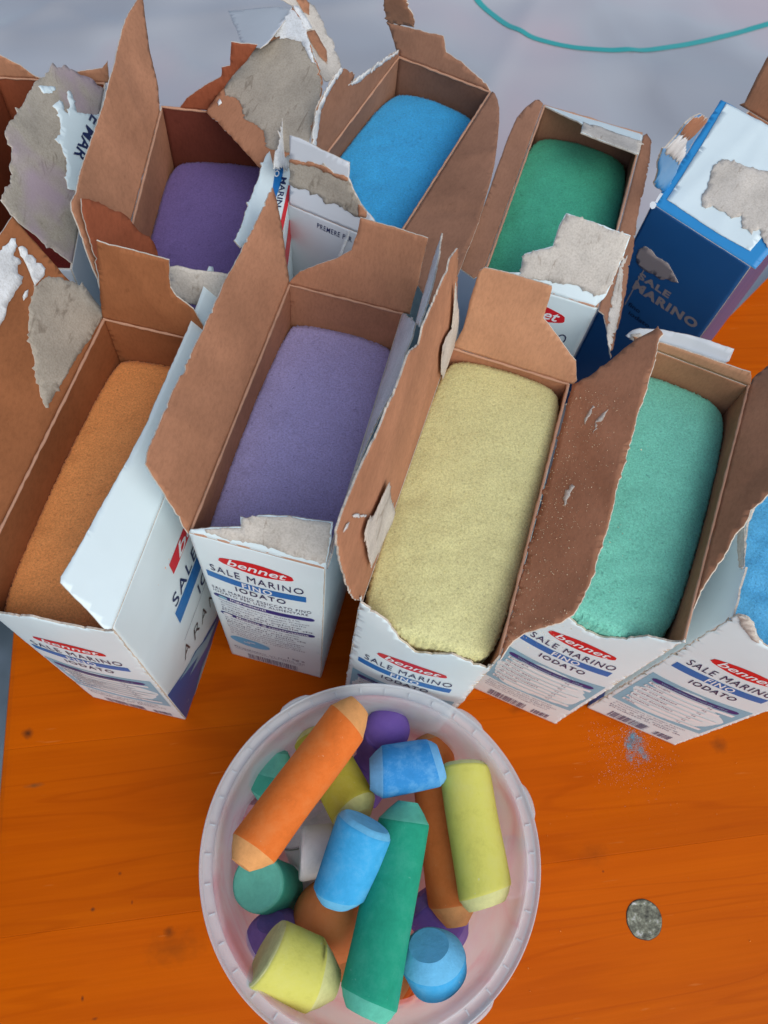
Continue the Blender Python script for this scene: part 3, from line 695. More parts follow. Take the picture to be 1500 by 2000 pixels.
# brown torn front flap, still hanging from the left flap
q0, q1, q2 = at(207, 606, .197), at(158, 388, .232), at(318, 505, .190)
T = Surf(q0, q1 - q0, q2 - q0, lambda a, b: .0008 * noise.noise(Vector((a * 60, b * 60, 3))))
if T.N.z > 0: T = Surf(q0, q2 - q0, q1 - q0, T.f)
panel('flap', T, [T.px(*p) for p in [(205, 604), (178, 480), (160, 420), (157, 388), (172, 389), (190, 394), (207, 404), (223, 413), (240, 418), (252, 428), (262, 442), (277, 457), (290, 462), (300, 477), (306, 492), (316, 506), (300, 560), (250, 600)]], Fx.root, WHITE, BROWN_RED, EDGE, amp=.0004, hinge=False, label='torn brown front flap')
Ff, f_ = Fx.flap('front', 112, [(330, 585), (330, 522), (345, 520), (400, 530), (446, 536), (470, 560), (480, 600), (400, 600)], outer=PULPL, crease=False)
Fr, f_ = Fx.flap('right', 140, [(560, 530), (530, 500), (500, 470), (470, 484), (457, 469), (470, 445), (477, 423), (483, 405), (491, 384), (497, 365), (505, 347), (512, 325), (520, 303), (532, 290), (545, 282), (566, 268), (578, 290), (574, 380)], amp=.0004, wob=.0005, crease=False, label='printed white flap standing between two cartons')
def quad(F, pts): return [F.px(*p) for p in pts]
flat_shape(Fr, [quad(Fr, [(540, 318), (549, 313), (553, 330), (551, 350), (538, 388), (531, 372)])], 'printed_bar', AZURE, f_, .00018)
flat_shape(Fr, [quad(Fr, [(563, 362), (566, 362), (564, 392), (551, 455), (546, 458), (544, 450)])], 'logo', RED, f_, .00018)
text_px(Fr, 'MARIN', (549, 346), (537, 404), (560, 348), NAVY, f_)
text_px(Fr, 'FINO', (543, 308), (534, 345), (552, 310), WINK, f_)
text_px(Fr, 'E', (536, 305), (536, 320), (541, 303), NAVY, f_)
Fw, f2 = Fx.flap('right', 112, [(528, 330), (540, 285), (548, 240), (552, 212), (563, 198), (573, 183), (582, 190), (592, 188), (590, 205), (584, 222), (580, 245), (572, 262), (572, 300), (560, 330)], outer=PULPW, inner=PULPW, amp=.0008, wob=.003, crease=False, t=.0004, label='ragged white torn ply')
Frr, f_ = Fx.flap('rear', 88, [(318, 228), (352, 212), (365, 190), (400, 165), (432, 148), (433, 130), (450, 126), (452, 80), (503, 87), (480, 118), (452, 150), (425, 185), (408, 214), (360, 222)], inner=BROWN_RED, outer=WHITE, amp=.0002)
salt(Fx, .1590, .004, salt_mat('violet_salt', (.19, .135, .36, 1)), 'dark violet salt in the rear left carton', drop=.0022, rnd_=.24)

# ---- G : bright blue salt
G = Carton((.0125, .3278), -32, .0628, .144, 'carton of bright blue salt in the middle of the rear row', bulge=.0050)
G.inner = BROWN_GREY; G.base(); G.wall('left'); G.wall('rear', inner=BROWN_SHADED); G.wall('right')
w_f = G.wall('front', outer=GREYW)
text_on(G.S['front'], [('PREMERE PER APRIRE', .0187, .0520, .1885, .1915, .012)], 'lettering', NAVY, w_f)
Fg, f_ = G.flap('left', 88, [(566, 402), (597, 350), (608, 278), (612, 250), (614, 217), (622, 196), (634, 178), (648, 155), (663, 134), (672, 133), (690, 143), (686, 158), (677, 168), (696, 152), (717, 137), (735, 124), (747, 117), (765, 105), (777, 97), (782, 112)], amp=.0007, wob=.001, label='torn brown strip with white frayed rim')
patch(Fg, f_, [(604, 300), (608, 278), (613, 217), (634, 178), (662, 134), (668, 137), (642, 178), (624, 215), (622, 250), (616, 285), (606, 320)], PULPW, True, .0006)
patch(Fg, f_, [(677, 166), (700, 146), (730, 126), (760, 106), (777, 97), (775, 104), (745, 124), (712, 147), (690, 164)], PULPW, True, .0006)
# large lid flap bent out over the violet carton, inner face up, mostly stripped to grey pulp
q0, q1, q2 = at(608, 285, .212), at(512, 332, .200), at(572, 12, .235)
T = Surf(q1, q0 - q1, q2 - q1, lambda a, b: .0016 * noise.noise(Vector((a * 22, b * 22, 8))))
if T.N.z > 0: T = Surf(q0, q1 - q0, q2 - q0, T.f)
o_ = panel('flap', T, [T.px(*p) for p in [(403, 219), (430, 183), (456, 148), (480, 120), (504, 92), (538, 54), (572, 14), (588, 38), (600, 68), (608, 90), (614, 112), (624, 135), (631, 160), (628, 200), (612, 245), (604, 280), (573, 300), (540, 318), (512, 334), (480, 298), (446, 262)]], G.root, WHITE, BROWN, EDGE, amp=.0003, hinge=False, label='large lid flap stripped to grey pulp, bent over the violet carton')
def tp(surf, flap, outl, m_, amp=.0005, off=-.0008, t=.00025, label=None): return panel('torn_layer', surf, [surf.px(*p) for p in outl], flap, m_, m_, EDGE, t=t, amp=amp, off=off, hinge=False, label=label, step=.0011)
tp(T, o_, [(440, 172), (456, 149), (504, 93), (524, 86), (545, 76), (570, 70), (596, 70), (608, 100), (622, 136), (629, 160), (628, 198), (611, 245), (603, 280), (570, 300), (545, 300), (520, 288), (518, 262), (505, 248), (480, 236), (477, 215), (470, 200), (462, 194), (442, 190)], PULP)
tp(T, o_, [(524, 78), (545, 50), (572, 16), (588, 40), (600, 68), (607, 90), (613, 112), (620, 130), (610, 124), (598, 100), (590, 84), (576, 80), (560, 77), (548, 80), (535, 72)], PULPW, off=-.0012)
tp(T, o_, [(427, 203), (432, 196), (436, 205), (429, 210)], PULPW, .0002, -.0012)
# second torn piece standing behind it
q0, q1, q2 = at(604, 285, .205), at(664, 130, .205), at(560, -20, .228)
T2 = Surf(q0, q1 - q0, q2 - q0, lambda a, b: .002 * noise.noise(Vector((a * 22, b * 22, 18))))
if T2.N.z > 0: T2 = Surf(q1, q0 - q1, q2 - q1, T2.f)
o_ = panel('flap', T2, [T2.px(*p) for p in [(572, 12), (548, 0), (540, -30), (580, -30), (600, 4), (614, 12), (625, 30), (634, 46), (640, 66), (650, 74), (655, 92), (662, 112), (666, 130), (655, 148), (644, 158), (632, 160), (622, 136), (600, 70)]], G.root, PULPL, PULPL, EDGE, amp=.0006, hinge=False, t=.0004, label='pale torn ply curling behind the large flap')
tp(T2, o_, [(576, 0), (596, 0), (603, 8), (604, 30), (592, 24), (582, 8)], BROWN, .0003, -.0006)
tp(T2, o_, [(596, 61), (615, 58), (626, 78), (638, 100), (639, 127), (624, 112), (610, 88)], BROWN, .0003, -.0006)
tp(T2, o_, [(572, 12), (582, 14), (598, 34), (610, 55), (596, 60), (606, 90), (624, 140), (616, 122), (598, 84), (586, 50)], PULPW, .0004, -.0008)
# thin peeled white paper
q0, q1, q2 = at(572, 10, .2345), at(443, 17, .205), at(520, 90, .2345)
T3 = Surf(q0, q1 - q0, q2 - q0, lambda a, b: .001 * noise.noise(Vector((a * 30, b * 30, 28))) - .003)
if T3.N.z > 0: T3 = Surf(q1, q0 - q1, q2 - q1, lambda a, b: .001 * noise.noise(Vector((a * 30, b * 30, 28))) + .002)
panel('flap', T3, [T3.px(*p) for p in [(443, 16), (470, 13), (500, 9), (540, 8), (571, 10), (545, 45), (520, 78), (505, 88), (470, 84), (460, 55), (450, 35)]], G.root, GREYW, GREYW, EDGE, amp=.0002, hinge=False, t=.0003, label='thin peeled white paper layer')
G.flap('rear', 80, [(782, 112), (776, 98), (768, 72), (762, 50), (756, 41), (800, 52), (866, 71), (871, 102), (902, 120), (930, 145), (950, 162), (958, 178)], amp=.0003)
q0, q1, q2 = at(756, 41, .225), at(812, 53, .225), at(752, 5, .240)
T4 = Surf(q0, q1 - q0, q2 - q0, lambda a, b: .001 * noise.noise(Vector((a * 60, b * 60, 38))))
if T4.N.z > 0: T4 = Surf(q1, q0 - q1, q2 - q1, T4.f)
panel('flap', T4, [T4.px(*p) for p in [(756, 43), (748, 12), (749, -14), (770, -20), (790, -4), (797, 14), (806, 28), (810, 42), (809, 54)]], G.root, BROWN, BROWN, EDGE, amp=.0004, hinge=False, label='torn brown tab bent up')
G.flap('right', 8, [(958, 180), (966, 184), (972, 198), (975, 215), (975, 240), (972, 275), (966, 322), (956, 365), (944, 406), (933, 440), (922, 470), (910, 500), (898, 532), (880, 580), (840, 600), (764, 484)], amp=.0001, bend=.02, wob=.001)
Fg, f_ = G.flap('front', 108, [(566, 402), (566, 264), (590, 272), (613, 283), (635, 295), (657, 305), (683, 317), (681, 347), (690, 370), (704, 398), (716, 415), (729, 429), (764, 484)], wob=.0005, outer=GREYW, label='grey white front flap with a torn brown band')
patch(Fg, f_, [(566, 311), (580, 312), (598, 317), (612, 316), (624, 321), (640, 326), (647, 331), (652, 337), (665, 340), (680, 346), (688, 366), (704, 399), (712, 408), (716, 416), (710, 426), (698, 424), (689, 421), (684, 416), (678, 412), (668, 404), (657, 399), (648, 398), (636, 399), (630, 388), (619, 378), (611, 380), (600, 371), (579, 367), (566, 360)], PULP, False, .0005)
patch(Fg, f_, [(566, 311), (580, 312), (598, 317), (612, 316), (624, 321), (640, 326), (647, 331), (652, 337), (665, 340), (681, 346), (681, 352), (660, 347), (645, 338), (622, 328), (600, 323), (566, 317)], BROWN, False, .0005, off=.0006)
patch(Fg, f_, [(700, 398), (716, 414), (714, 426), (698, 422)], BROWN, False, .0005, off=.0006)
patch(G.S['front'], w_f, [(684, 446), (688, 444), (686, 455), (680, 472), (674, 492), (667, 490), (674, 470)], PULPW, False, .0001, off=.003)
salt(G, .1725, .005, salt_mat('blue_salt', (.05, .42, .80, 1)), 'bright blue salt in the middle rear carton', drop=.0022, rnd_=.24)

# ---- H : green salt
Hc = Carton((.1113, .2751), -25, .0625, .1435, 'carton of emerald green salt with a grey torn flap folded over its front', bulge=.0045)
Hc.inner = BROWN_GREY; Hc.base(); Hc.wall('left'); Hc.wall('rear'); w_f = Hc.wall('front')
w_r = Hc.wall('right', outer=BLUEC)
S = Hc.S['front']
brand_block(S, w_f, .0062, .0540, .1815, .0115, .1640, .0068, .1530, .0075, .1440, .0065)
Hc.flap('left', 12, [(1061, 205), (1052, 196), (1044, 197), (1025, 212), (1008, 232), (992, 268), (980, 304), (968, 335), (960, 360), (944, 405), (924, 452), (908, 498), (896, 522), (925, 545), (943, 535)], amp=.0001, bend=.015, wob=.0008)
Fh, f_ = Hc.flap('rear', 160, [(1061, 205), (1064, 194), (1150, 223), (1256, 253), (1254, 275), (1248, 301), (1190, 280), (1134, 260), (1138, 244), (1100, 224)], label='narrow white flap folded inward')
patch(Fh, f_, [(1138, 240), (1170, 246), (1210, 260), (1240, 270), (1254, 274), (1248, 300), (1190, 279), (1135, 259)], PULPL, False, .0004)
Fh, f_ = Hc.flap('right', -25, [(1250, 260), (1262, 262), (1270, 276), (1267, 310), (1262, 340), (1250, 400), (1238, 470), (1222, 560), (1205, 640), (1192, 700), (1186, 660), (1178, 616), (1160, 602)], amp=.0004, wob=.0015, bend=.01)
patch(Fh, f_, [(1224, 500), (1216, 520), (1213, 570), (1206, 620), (1196, 665), (1190, 690), (1184, 660), (1186, 620), (1196, 570), (1208, 520)], PULPL, True, .0005)
Fh, f_ = Hc.flap('front', 130, [(943, 535), (1018, 532), (1019, 512), (1024, 496), (1050, 488), (1080, 480), (1086, 460), (1092, 440), (1106, 416), (1170, 437), (1232, 460), (1218, 500), (1200, 540), (1182, 580), (1160, 602)], wob=.0006, label='lid flap folded inward over the green salt, stripped to grey pulp')
patch(Fh, f_, [(1004, 548), (1018, 533), (1020, 512), (1025, 497), (1080, 481), (1093, 441), (1107, 417), (1231, 461), (1216, 500), (1200, 540), (1184, 573), (1170, 577), (1150, 570), (1135, 563), (1118, 556), (1100, 556), (1076, 549), (1040, 545)], PULPL, False, .0004)
salt(Hc, .1740, .0055, salt_mat('green_salt', (.075, .47, .29, 1)), 'emerald green salt in the rear carton with the grey flap', drop=.0022, rnd_=.24)

# ---- I : blue carton
I = Carton((.2180, .3215), -48, .0655, .115, 'deep blue closed carton at the rear right with a white panel on its lid', name='blue_carton', bulge=.0008)
I.outer = BLUEC
I.base(); I.wall('right'); I.wall('rear'); w_f = I.wall('front'); I.wall('left', outer=BLUEC)
S = I.S['front']
text_on(S, [('SALE', .0130, .0360, .1460, .1510, .045), ('MARINO', .0130, .0595, .1370, .1440, .05)], 'lettering', BEIGE, w_f)
text_on(S, [('fino', .0160, .0250, .1230, .1265, .01), ('iodato', .0190, .0350, .1170, .1205, .01)], 'lettering', DARKTXT, w_f)
patch(S, w_f, [(1243, 500), (1250, 486), (1262, 481), (1272, 487), (1282, 500), (1292, 505), (1304, 512), (1312, 525), (1321, 540), (1326, 551), (1315, 549), (1305, 544), (1292, 545), (1280, 536), (1265, 530), (1252, 522), (1244, 512)], BEIGE, False, .0003, off=.0003)
flat_shape(S, [[S.px(1258, 525), S.px(1260, 526), S.px(1222, 595), S.px(1220, 594)]], 'printed_bar', BEIGE, w_f, .0002)
Fi, f_ = I.flap('front', 155, [(1275, 402), (1300, 360), (1340, 302), (1375, 248), (1408, 195), (1440, 212), (1500, 245), (1600, 300), (1600, 400), (1499, 498), (1485, 515), (1471, 531)], outer=BLUEL, wob=.0005, crease=False, label='bright blue lid flap with white glue panel')
patch(Fi, f_, [(1302, 390), (1340, 332), (1380, 268), (1418, 202), (1460, 224), (1500, 246), (1598, 300), (1598, 390), (1520, 430), (1495, 455), (1465, 491), (1400, 455), (1350, 422)], WHITE, False, .0001, off=.0004, name='glue_panel')
patch(Fi, f_, [(1370, 400), (1371, 380), (1380, 370), (1386, 350), (1392, 325), (1410, 313), (1440, 320), (1470, 328), (1500, 336), (1590, 350), (1590, 400), (1520, 440), (1500, 486), (1490, 470), (1484, 448), (1462, 452), (1448, 446), (1450, 418), (1438, 425), (1428, 428), (1415, 415), (1400, 410), (1392, 402), (1378, 408)], PULPL, False, .0007, off=.0008)
flat_shape(Fi, [[Fi.px(*q) for q in ((1269, 398), (1273, 394), (1279, 394), (1282, 400), (1279, 407), (1273, 409), (1269, 404))], [Fi.px(*q) for q in ((1279, 395), (1290, 376), (1295, 379), (1283, 397))]], 'printed_spoon', WINK, f_, .0003)
Fl, f_ = I.flap('left', 100, [(1275, 405), (1268, 412), (1276, 360), (1283, 320), (1291, 287), (1300, 284), (1320, 262), (1335, 240), (1350, 228), (1366, 222), (1378, 236), (1330, 312)], outer=BROWN, inner=BLUEL, wob=.001, crease=False, label='light blue side flap with white torn corner', amp=.0004)
patch(Fl, f_, [(1297, 288), (1310, 275), (1326, 262), (1340, 270), (1336, 300), (1325, 318), (1312, 308), (1306, 300), (1298, 298)], PULPW, True, .0006)
patch(Fl, f_, [(1326, 262), (1336, 240), (1350, 228), (1372, 222), (1378, 235), (1355, 262), (1342, 272)], BROWN, True, .0006)
I.flap('rear', 85, [(1440, 212), (1455, 200), (1500, 110), (1560, 60), (1640, 200), (1560, 280)], inner=BROWN, label='brown rear flap standing up', crease=False)

# ---- J : far left carton
J = Carton((-.1585, .292), -5, .0620, .140, 'carton at the far left rear, deep red inside, lid flap stripped to grey pulp')
J.inner = BROWN_RED
J.base(); J.wall('left'); J.wall('rear'); J.wall('right', outer=GREYW); J.wall('front', outer=GREYW)
Fj, f_ = J.flap('right', 128, [(205, 560), (190, 560), (150, 520), (110, 490), (60, 450), (22, 418), (2, 390), (10, 372), (22, 358), (24, 340), (18, 325), (22, 300), (22, 288), (10, 268), (9, 256), (40, 210), (70, 158), (84, 150), (98, 133), (103, 122), (112, 132), (130, 126), (138, 134), (150, 138), (160, 146), (178, 152), (190, 166), (205, 175), (240, 190), (230, 400)], outer=PULP_DYED, inner=BROWN_RED, amp=.0006, wob=.0015, crease=False, label='lid flap stripped to grey pulp with a white printed remnant')
patch(Fj, f_, [(130, 180), (137, 178), (142, 190), (146, 205), (150, 220), (170, 222), (184, 224), (200, 225), (215, 300), (160, 380), (132, 368), (128, 345), (128, 310), (118, 282), (106, 272), (118, 262), (116, 230), (105, 204), (114, 196), (122, 200), (124, 215), (132, 222), (136, 205), (131, 192)], WHITE, False, .0005)
patch(Fj, f_, [(75, 168), (90, 168), (106, 170), (108, 175), (98, 182), (86, 183)], WHITE, False, .0004)
qa = Fj.px(186, 232); qb = Fj.px(152, 312)
# printed remnant letters: placed along the flap
VV = []; FF = []
d2 = Vector((qb[0] - qa[0], qb[1] - qa[1])); n2 = Vector((d2.y, -d2.x)).normalized()
V_, F_ = text_geo('E MAR', .02, 0)
xx = [v.x for v in V_]; yy = [v.y for v in V_]
for v in V_:
    u = (v.x - min(xx)) / (max(xx) - min(xx)); q = (v.y - min(yy)) / (max(yy) - min(yy))
    p2 = Vector(qa) + d2 * u + n2 * (.0065 * (.5 - q))
    VV.append(Fj.pt(p2.x, p2.y, .0006))
FF = [list(f) for f in F_]
put('lettering', VV, FF, [NAVY], f_)
J.flap('rear', 88, [(-60, 160), (-40, 90), (0, 105), (40, 125), (70, 148), (84, 152), (150, 140), (200, 132), (210, 118), (215, 165), (200, 200)], inner=BROWN, label='brown rear flap')
JS = salt_mat('red_salt', (.30, .04, .03, 1))
salt(J, .120, .003, JS, 'dark red salt deep inside the far left carton')

# =================================================================== SPILLED SALT
def grains(name, centre, sig, n, size, material, label, cat, seed=1, zf=0.0, surf=None):
    rs = np.random.RandomState(seed); V = []; F = []
    for k in range(n):
        x, y = rs.normal(0, 1, 2)
        if k % 3: q_ = (k // 7) % 9; x = x * .33 + 1.3 * math.sin(q_ * 2.4 + seed); y = y * .30 + 1.1 * math.cos(q_ * 1.7 + seed * 2)
        c = centre + Vector((x * sig[0], y * sig[1], 0)); s_ = size * rs.uniform(.5, 1.3)
        r2 = x * x + y * y
        c.z = zf + s_ * .4 + max(0, .0012 * (1 - r2 / .7)) * rs.uniform(0, 1)
        b = len(V)
        d = [Vector(rs.normal(0, 1, 3)).normalized() * s_ * .6 for _ in range(4)]
        V += [c + q for q in d]; F += [[b, b + 1, b + 2], [b, b + 3, b + 1], [b + 1, b + 3, b + 2], [b + 2, b + 3, b]]
    o = put(name, V, F, [material], None); o['kind'] = 'stuff'
    tag(o, label, cat); return o
grains('spilled_salt', at(1240, 1458, 0), (.0040, .0062), 2600, .00042, salt_mat('spilled_blue_salt', (.24, .56, .72, 1)), 'pale blue salt grains spilled on the table below the right carton', 'spilled salt', 3)
grains('spilled_salt', at(1236, 1470, 0), (.015, .014), 900, .0004, ink('pale_grain', (.62, .50, .45, 1)), 'sparse pale grains scattered round the blue spill on the table', 'spilled salt', 5)
grains('spilled_salt', at(1290, 1640, 0), (.08, .06), 46, .0008, ink('orange_grain', (.75, .30, .06, 1)), 'few orange salt grains scattered on the right of the table', 'spilled salt', 8)
# salt dust sticking to the big brown flap of the yellow carton
V = []; F = []; rs = np.random.RandomState(11)
for k in range(900):
    a = rs.uniform(.004, .138); b = abs(rs.normal(0, .016)) + .001
    if b > .045: continue
    s_ = .00028 * rs.uniform(.5, 1.4); c = FcR.pt(a, b, -.0009); n0 = len(V)
    d = [Vector(rs.normal(0, 1, 3)).normalized() * s_ for _ in range(4)]
    V += [c + q for q in d]; F += [[n0, n0 + 1, n0 + 2], [n0, n0 + 3, n0 + 1], [n0 + 1, n0 + 3, n0 + 2], [n0 + 2, n0 + 3, n0]]
put('salt_dust', V, F, [ink('salt_dust', (.72, .58, .38, 1), .6)], C.root, kind='stuff')

# =================================================================== TUB
TC_ = Vector((.0275, .0068, 0)); ZR = .120; RR = .0775
tm = bpy.data.materials.new('frosted_plastic'); tm.use_nodes = True; nt = tm.node_tree; b = nt.nodes['Principled BSDF']
b.inputs['Roughness'].default_value = .28
dirt = ramp(nt, tex(nt, 24, 4, .6, None, .8), [(.38, (.93, .96, .96, 1)), (.52, (.94, .86, .88, 1)), (.66, (.92, .60, .66, 1))])
nt.links.new(dirt, b.inputs['Base Color'])
tr = N(nt, 'ShaderNodeBsdfTransparent'); tl = N(nt, 'ShaderNodeBsdfTranslucent'); mx = N(nt, 'ShaderNodeMixShader'); mx2 = N(nt, 'ShaderNodeMixShader')
nt.links.new(dirt, tl.inputs[0]); mx.inputs[0].default_value = .62; nt.links.new(b.outputs[0], mx.inputs[1]); nt.links.new(tl.outputs[0], mx.inputs[2])
mx2.inputs[0].default_value = .42; nt.links.new(mx.outputs[0], mx2.inputs[1]); nt.links.new(tr.outputs[0], mx2.inputs[2])
nt.links.new(mx2.outputs[0], nt.nodes['Material Output'].inputs[0])
bump(nt, b, tex(nt, 60, 3), .25, .0012)
rimm = bpy.data.materials.new('frosted_rim'); rimm.use_nodes = True; nt = rimm.node_tree; b = nt.nodes['Principled BSDF']
b.inputs['Base Color'].default_value = (.74, .78, .80, 1); b.inputs['Roughness'].default_value = .22
tr = N(nt, 'ShaderNodeBsdfTransparent'); mx2 = N(nt, 'ShaderNodeMixShader'); mx2.inputs[0].default_value = .52
nt.links.new(b.outputs[0], mx2.inputs[1]); nt.links.new(tr.outputs[0], mx2.inputs[2]); nt.links.new(mx2.outputs[0], nt.nodes['Material Output'].inputs[0])
bump(nt, b, tex(nt, 70, 3), .2, .001)
tub = thing('plastic_tub', 'round translucent white plastic tub full of chalks standing before the cartons', 'tub', TC_)
V, F = lathe([(.0001, .0012), (.050, .0012), (.058, .0022), (.0605, .006), (RR - .0085, ZR - .006), (RR - .0078, ZR - .0015), (RR - .0070, ZR), (RR - .0060, ZR), (RR - .0062, ZR - .004), (.0620, .006), (.0595, .0010), (.0560, .0004), (.0001, .0004)], 96, TC_)
put('tub_body', V, F, [tm], tub, smooth=True)
V, F = lathe([(RR - .0058, ZR - .0016), (RR - .0020, ZR - .0022), (RR - .0014, ZR - .0008), (RR - .0008, ZR + .0004), (RR - .0002, ZR + .0002), (RR, ZR - .001), (RR, ZR - .0085), (RR - .0010, ZR - .0085), (RR - .0014, ZR - .0030), (RR - .0058, ZR - .0028)], 128, TC_)
put('rim', V, F, [rimm], tub, smooth=True)
rib = None
for k in range(38):
    t = k * 2 * math.pi / 38 + .05
    if rib is None:
        bx = []
        for dx in (RR - .0050, RR - .0024):
            for dy in (-.00035, .00035):
                for dz in (-.0024, -.0012): bx.append(Vector((dx, dy, ZR + dz)))
        me = bpy.data.meshes.new('rib'); me.from_pydata([tuple(v) for v in bx], [], [[0, 1, 3, 2], [4, 6, 7, 5], [0, 4, 5, 1], [2, 3, 7, 6], [1, 5, 7, 3], [0, 2, 6, 4]]); me.materials.append(rimm); rib = me
    o = bpy.data.objects.new('rib', rib); COL.objects.link(o); o.parent = tub; o.rotation_euler = (0, 0, t)
for (x, y) in ((570, 1364), (925, 1392), (1040, 1562), (942, 1992)):   # small lugs on the rim
    p = at(x, y, ZR - .004); ang = math.atan2(p.y - TC_.y, p.x - TC_.x); V = []; F = []
    for i in range(9):
        a = ang + (i - 4) * .026; e = .0016 * math.sin(math.pi * i / 8) ** .5 + .0001
        for r in (RR - .0004, RR + e):
            for z in (ZR - .0075, ZR - .0006): V.append(TC_ + Vector((r * math.cos(a), r * math.sin(a), z)))
    for i in range(8):
        q = i * 4; F += [[q, q + 4, q + 5, q + 1], [q + 2, q + 3, q + 7, q + 6], [q + 1, q + 5, q + 7, q + 3], [q, q + 2, q + 6, q + 4]]
    put('lug', V, F, [rimm], tub, smooth=True)

# =================================================================== CHALKS
def chalk_mat(name, base, pale, dusty=.22):
    mm, nt, b = mat(name, base, .82, .2)
    d = ramp(nt, tex(nt, 85, 5, .75, None, .15), [(.34, shade(base, .90)), (.47, base), (.58, tuple(base[i] * (1 - dusty * .5) + pale[i] * dusty * .5 for i in range(3)) + (1,)), (.72, tuple(base[i] * (1 - dusty) + pale[i] * dusty for i in range(3)) + (1,))])
    s_ = ramp(nt, tex(nt, 420, 3, .6, (1, 1, .3)), [(.70, (0, 0, 0, 1)), (.78, (.8, .8, .8, 1))])
    c = mix(nt, s_, d, tuple(pale[i] * .75 + .16 for i in range(3)) + (1,))
    nt.links.new(c, b.inputs['Base Color'])
    p = bump(nt, b, tex(nt, 900, 3, .7), .35, .0003); bump(nt, b, tex(nt, 130, 3), .35, .0009, p)
    mp, nt2, b2 = mat(name + '_worn_end', pale, .9, .15)
    c = ramp(nt2, tex(nt2, 200, 4, .7), [(.3, shade(pale, .88)), (.7, shade(pale, 1.08))]); nt2.links.new(c, b2.inputs['Base Color'])
    bump(nt2, b2, tex(nt2, 500, 4, .7), .5, .0006)
    return mm, mp
CH = dict(orange=chalk_mat('orange_chalk', (.74, .165, .025, 1), (.74, .34, .12, 1)), rust=chalk_mat('rust_chalk', (.66, .185, .045, 1), (.68, .33, .13, 1)),
          blue=chalk_mat('blue_chalk', (.035, .25, .58, 1), (.16, .42, .70, 1), .8), sky=chalk_mat('sky_chalk', (.05, .38, .70, 1), (.16, .50, .76, 1), .55),
          green=chalk_mat('green_chalk', (.018, .33, .20, 1), (.12, .50, .36, 1)), teal=chalk_mat('teal_chalk', (.06, .38, .28, 1), (.15, .53, .41, 1)),
          yellow=chalk_mat('yellow_chalk', (.66, .62, .13, 1), (.66, .64, .28, 1)), gold=chalk_mat('gold_chalk', (.56, .48, .055, 1), (.66, .62, .24, 1)),
          amber=chalk_mat('amber_chalk', (.80, .27, .085, 1), (.80, .38, .18, 1)), violet=chalk_mat('violet_chalk', (.19, .11, .43, 1), (.28, .18, .48, 1)), white=chalk_mat('white_chalk', (.74, .72, .70, 1), (.80, .77, .75, 1)),
          pink=chalk_mat('pink_chalk', (.60, .16, .22, 1), (.64, .30, .34, 1)))
def chalk(p1, z1, p2, z2, R1, R2, colour, label, cap1=(.55, .30), cap2=(.55, .30), flat=1.0, dome=False):
    """stick between two points; cap=(length of the worn end, radius left at its tip) in radii"""
    a = at(p1[0], p1[1], z1); b = at(p2[0], p2[1], z2); ax = b - a; L = ax.length; ax.normalize()
    up = Vector((0, 0, 1)) if abs(ax.z) < .9 else Vector((0, 1, 0)); e1 = ax.cross(up).normalized(); e2 = ax.cross(e1)
    n = 40; body = max(4, int(L / .004)); prof = []
    k1 = min(cap1[0] * R1, L * .45); k2 = min(cap2[0] * R2, L * .45)
    if dome: prof += [(R1 * math.sin(q), k1 * 1.15 * (1 - math.cos(q)), 0) for q in np.linspace(0, math.pi / 2 * .93, 8)] + [(R1, k1 * 1.15, 0)]
    else: prof += [(.0, 0, 1), (R1 * cap1[1] * .96, 0, 1), (R1 * cap1[1] * .96, 0, 1), (R1 * cap1[1], R1 * .03, 1), (R1 * (cap1[1] * .48 + .52), k1 * .50, 1), (R1 * (cap1[1] * .17 + .80), k1 * .80, 1), (R1 * .985, k1 * .99, 1), (R1, k1 + R1 * .10, 0)]
    for i in range(1, body): prof.append((R1 + (R2 - R1) * i / body, k1 + .001 + (L - (k1 + k2) - .002) * i / body, 0))
    prof += [(R2, L - k2 - R2 * .10, 0), (R2 * .985, L - k2 * .99, 1), (R2 * (cap2[1] * .17 + .80), L - k2 * .80, 1), (R2 * (cap2[1] * .48 + .52), L - k2 * .50, 1), (R2 * cap2[1], L - R2 * .03, 1), (R2 * cap2[1] * .96, L, 1), (R2 * cap2[1] * .96, L, 1), (0, L, 1)]
    m_ = len(prof)
    V = []; F = []; mi = []; sd_ = random.uniform(0, 99)
    for i, (r, s_, c) in enumerate(prof):
        for j in range(n):
            t = 2 * math.pi * j / n
            q = 1 + .035 * noise.noise(Vector((math.cos(t) * 1.2, math.sin(t) * 1.2, s_ * 30 + sd_)))
            ds = (.16 * r * math.cos(t + sd_ + (i > m_ / 2) * 2) + .02 * r * noise.noise(Vector((math.cos(t) * 2, math.sin(t) * 2, sd_)))) * (1 if (i < 8 or i > m_ - 9) else 0)
            V.append(a + ax * (s_ + ds) + e1 * (r * q * math.cos(t)) + e2 * (r * q * math.sin(t) * flat))
    for i in range(m_ - 1):
        if prof[i][:2] == prof[i + 1][:2]: continue
        for j in range(n):
            F.append([i * n + j, i * n + (j + 1) % n, (i + 1) * n + (j + 1) % n, (i + 1) * n + j]); mi.append(1 if (prof[i][2] and prof[i + 1][2]) else 0)
    base = (a + b) / 2; base.z = min(a.z, b.z)
    me = bpy.data.meshes.new('chalk_stick'); me.from_pydata([tuple(v - base) for v in V], [], F)
    for q in CH[colour]: me.materials.append(q)
    me.polygons.foreach_set('material_index', mi); me.polygons.foreach_set('use_smooth', [True] * len(F)); me.update()
    o = bpy.data.objects.new('chalk_stick', me); COL.objects.link(o); o.location = base
    tag(o, label, 'chalk', 'chunky chalks in the plastic tub'); return o
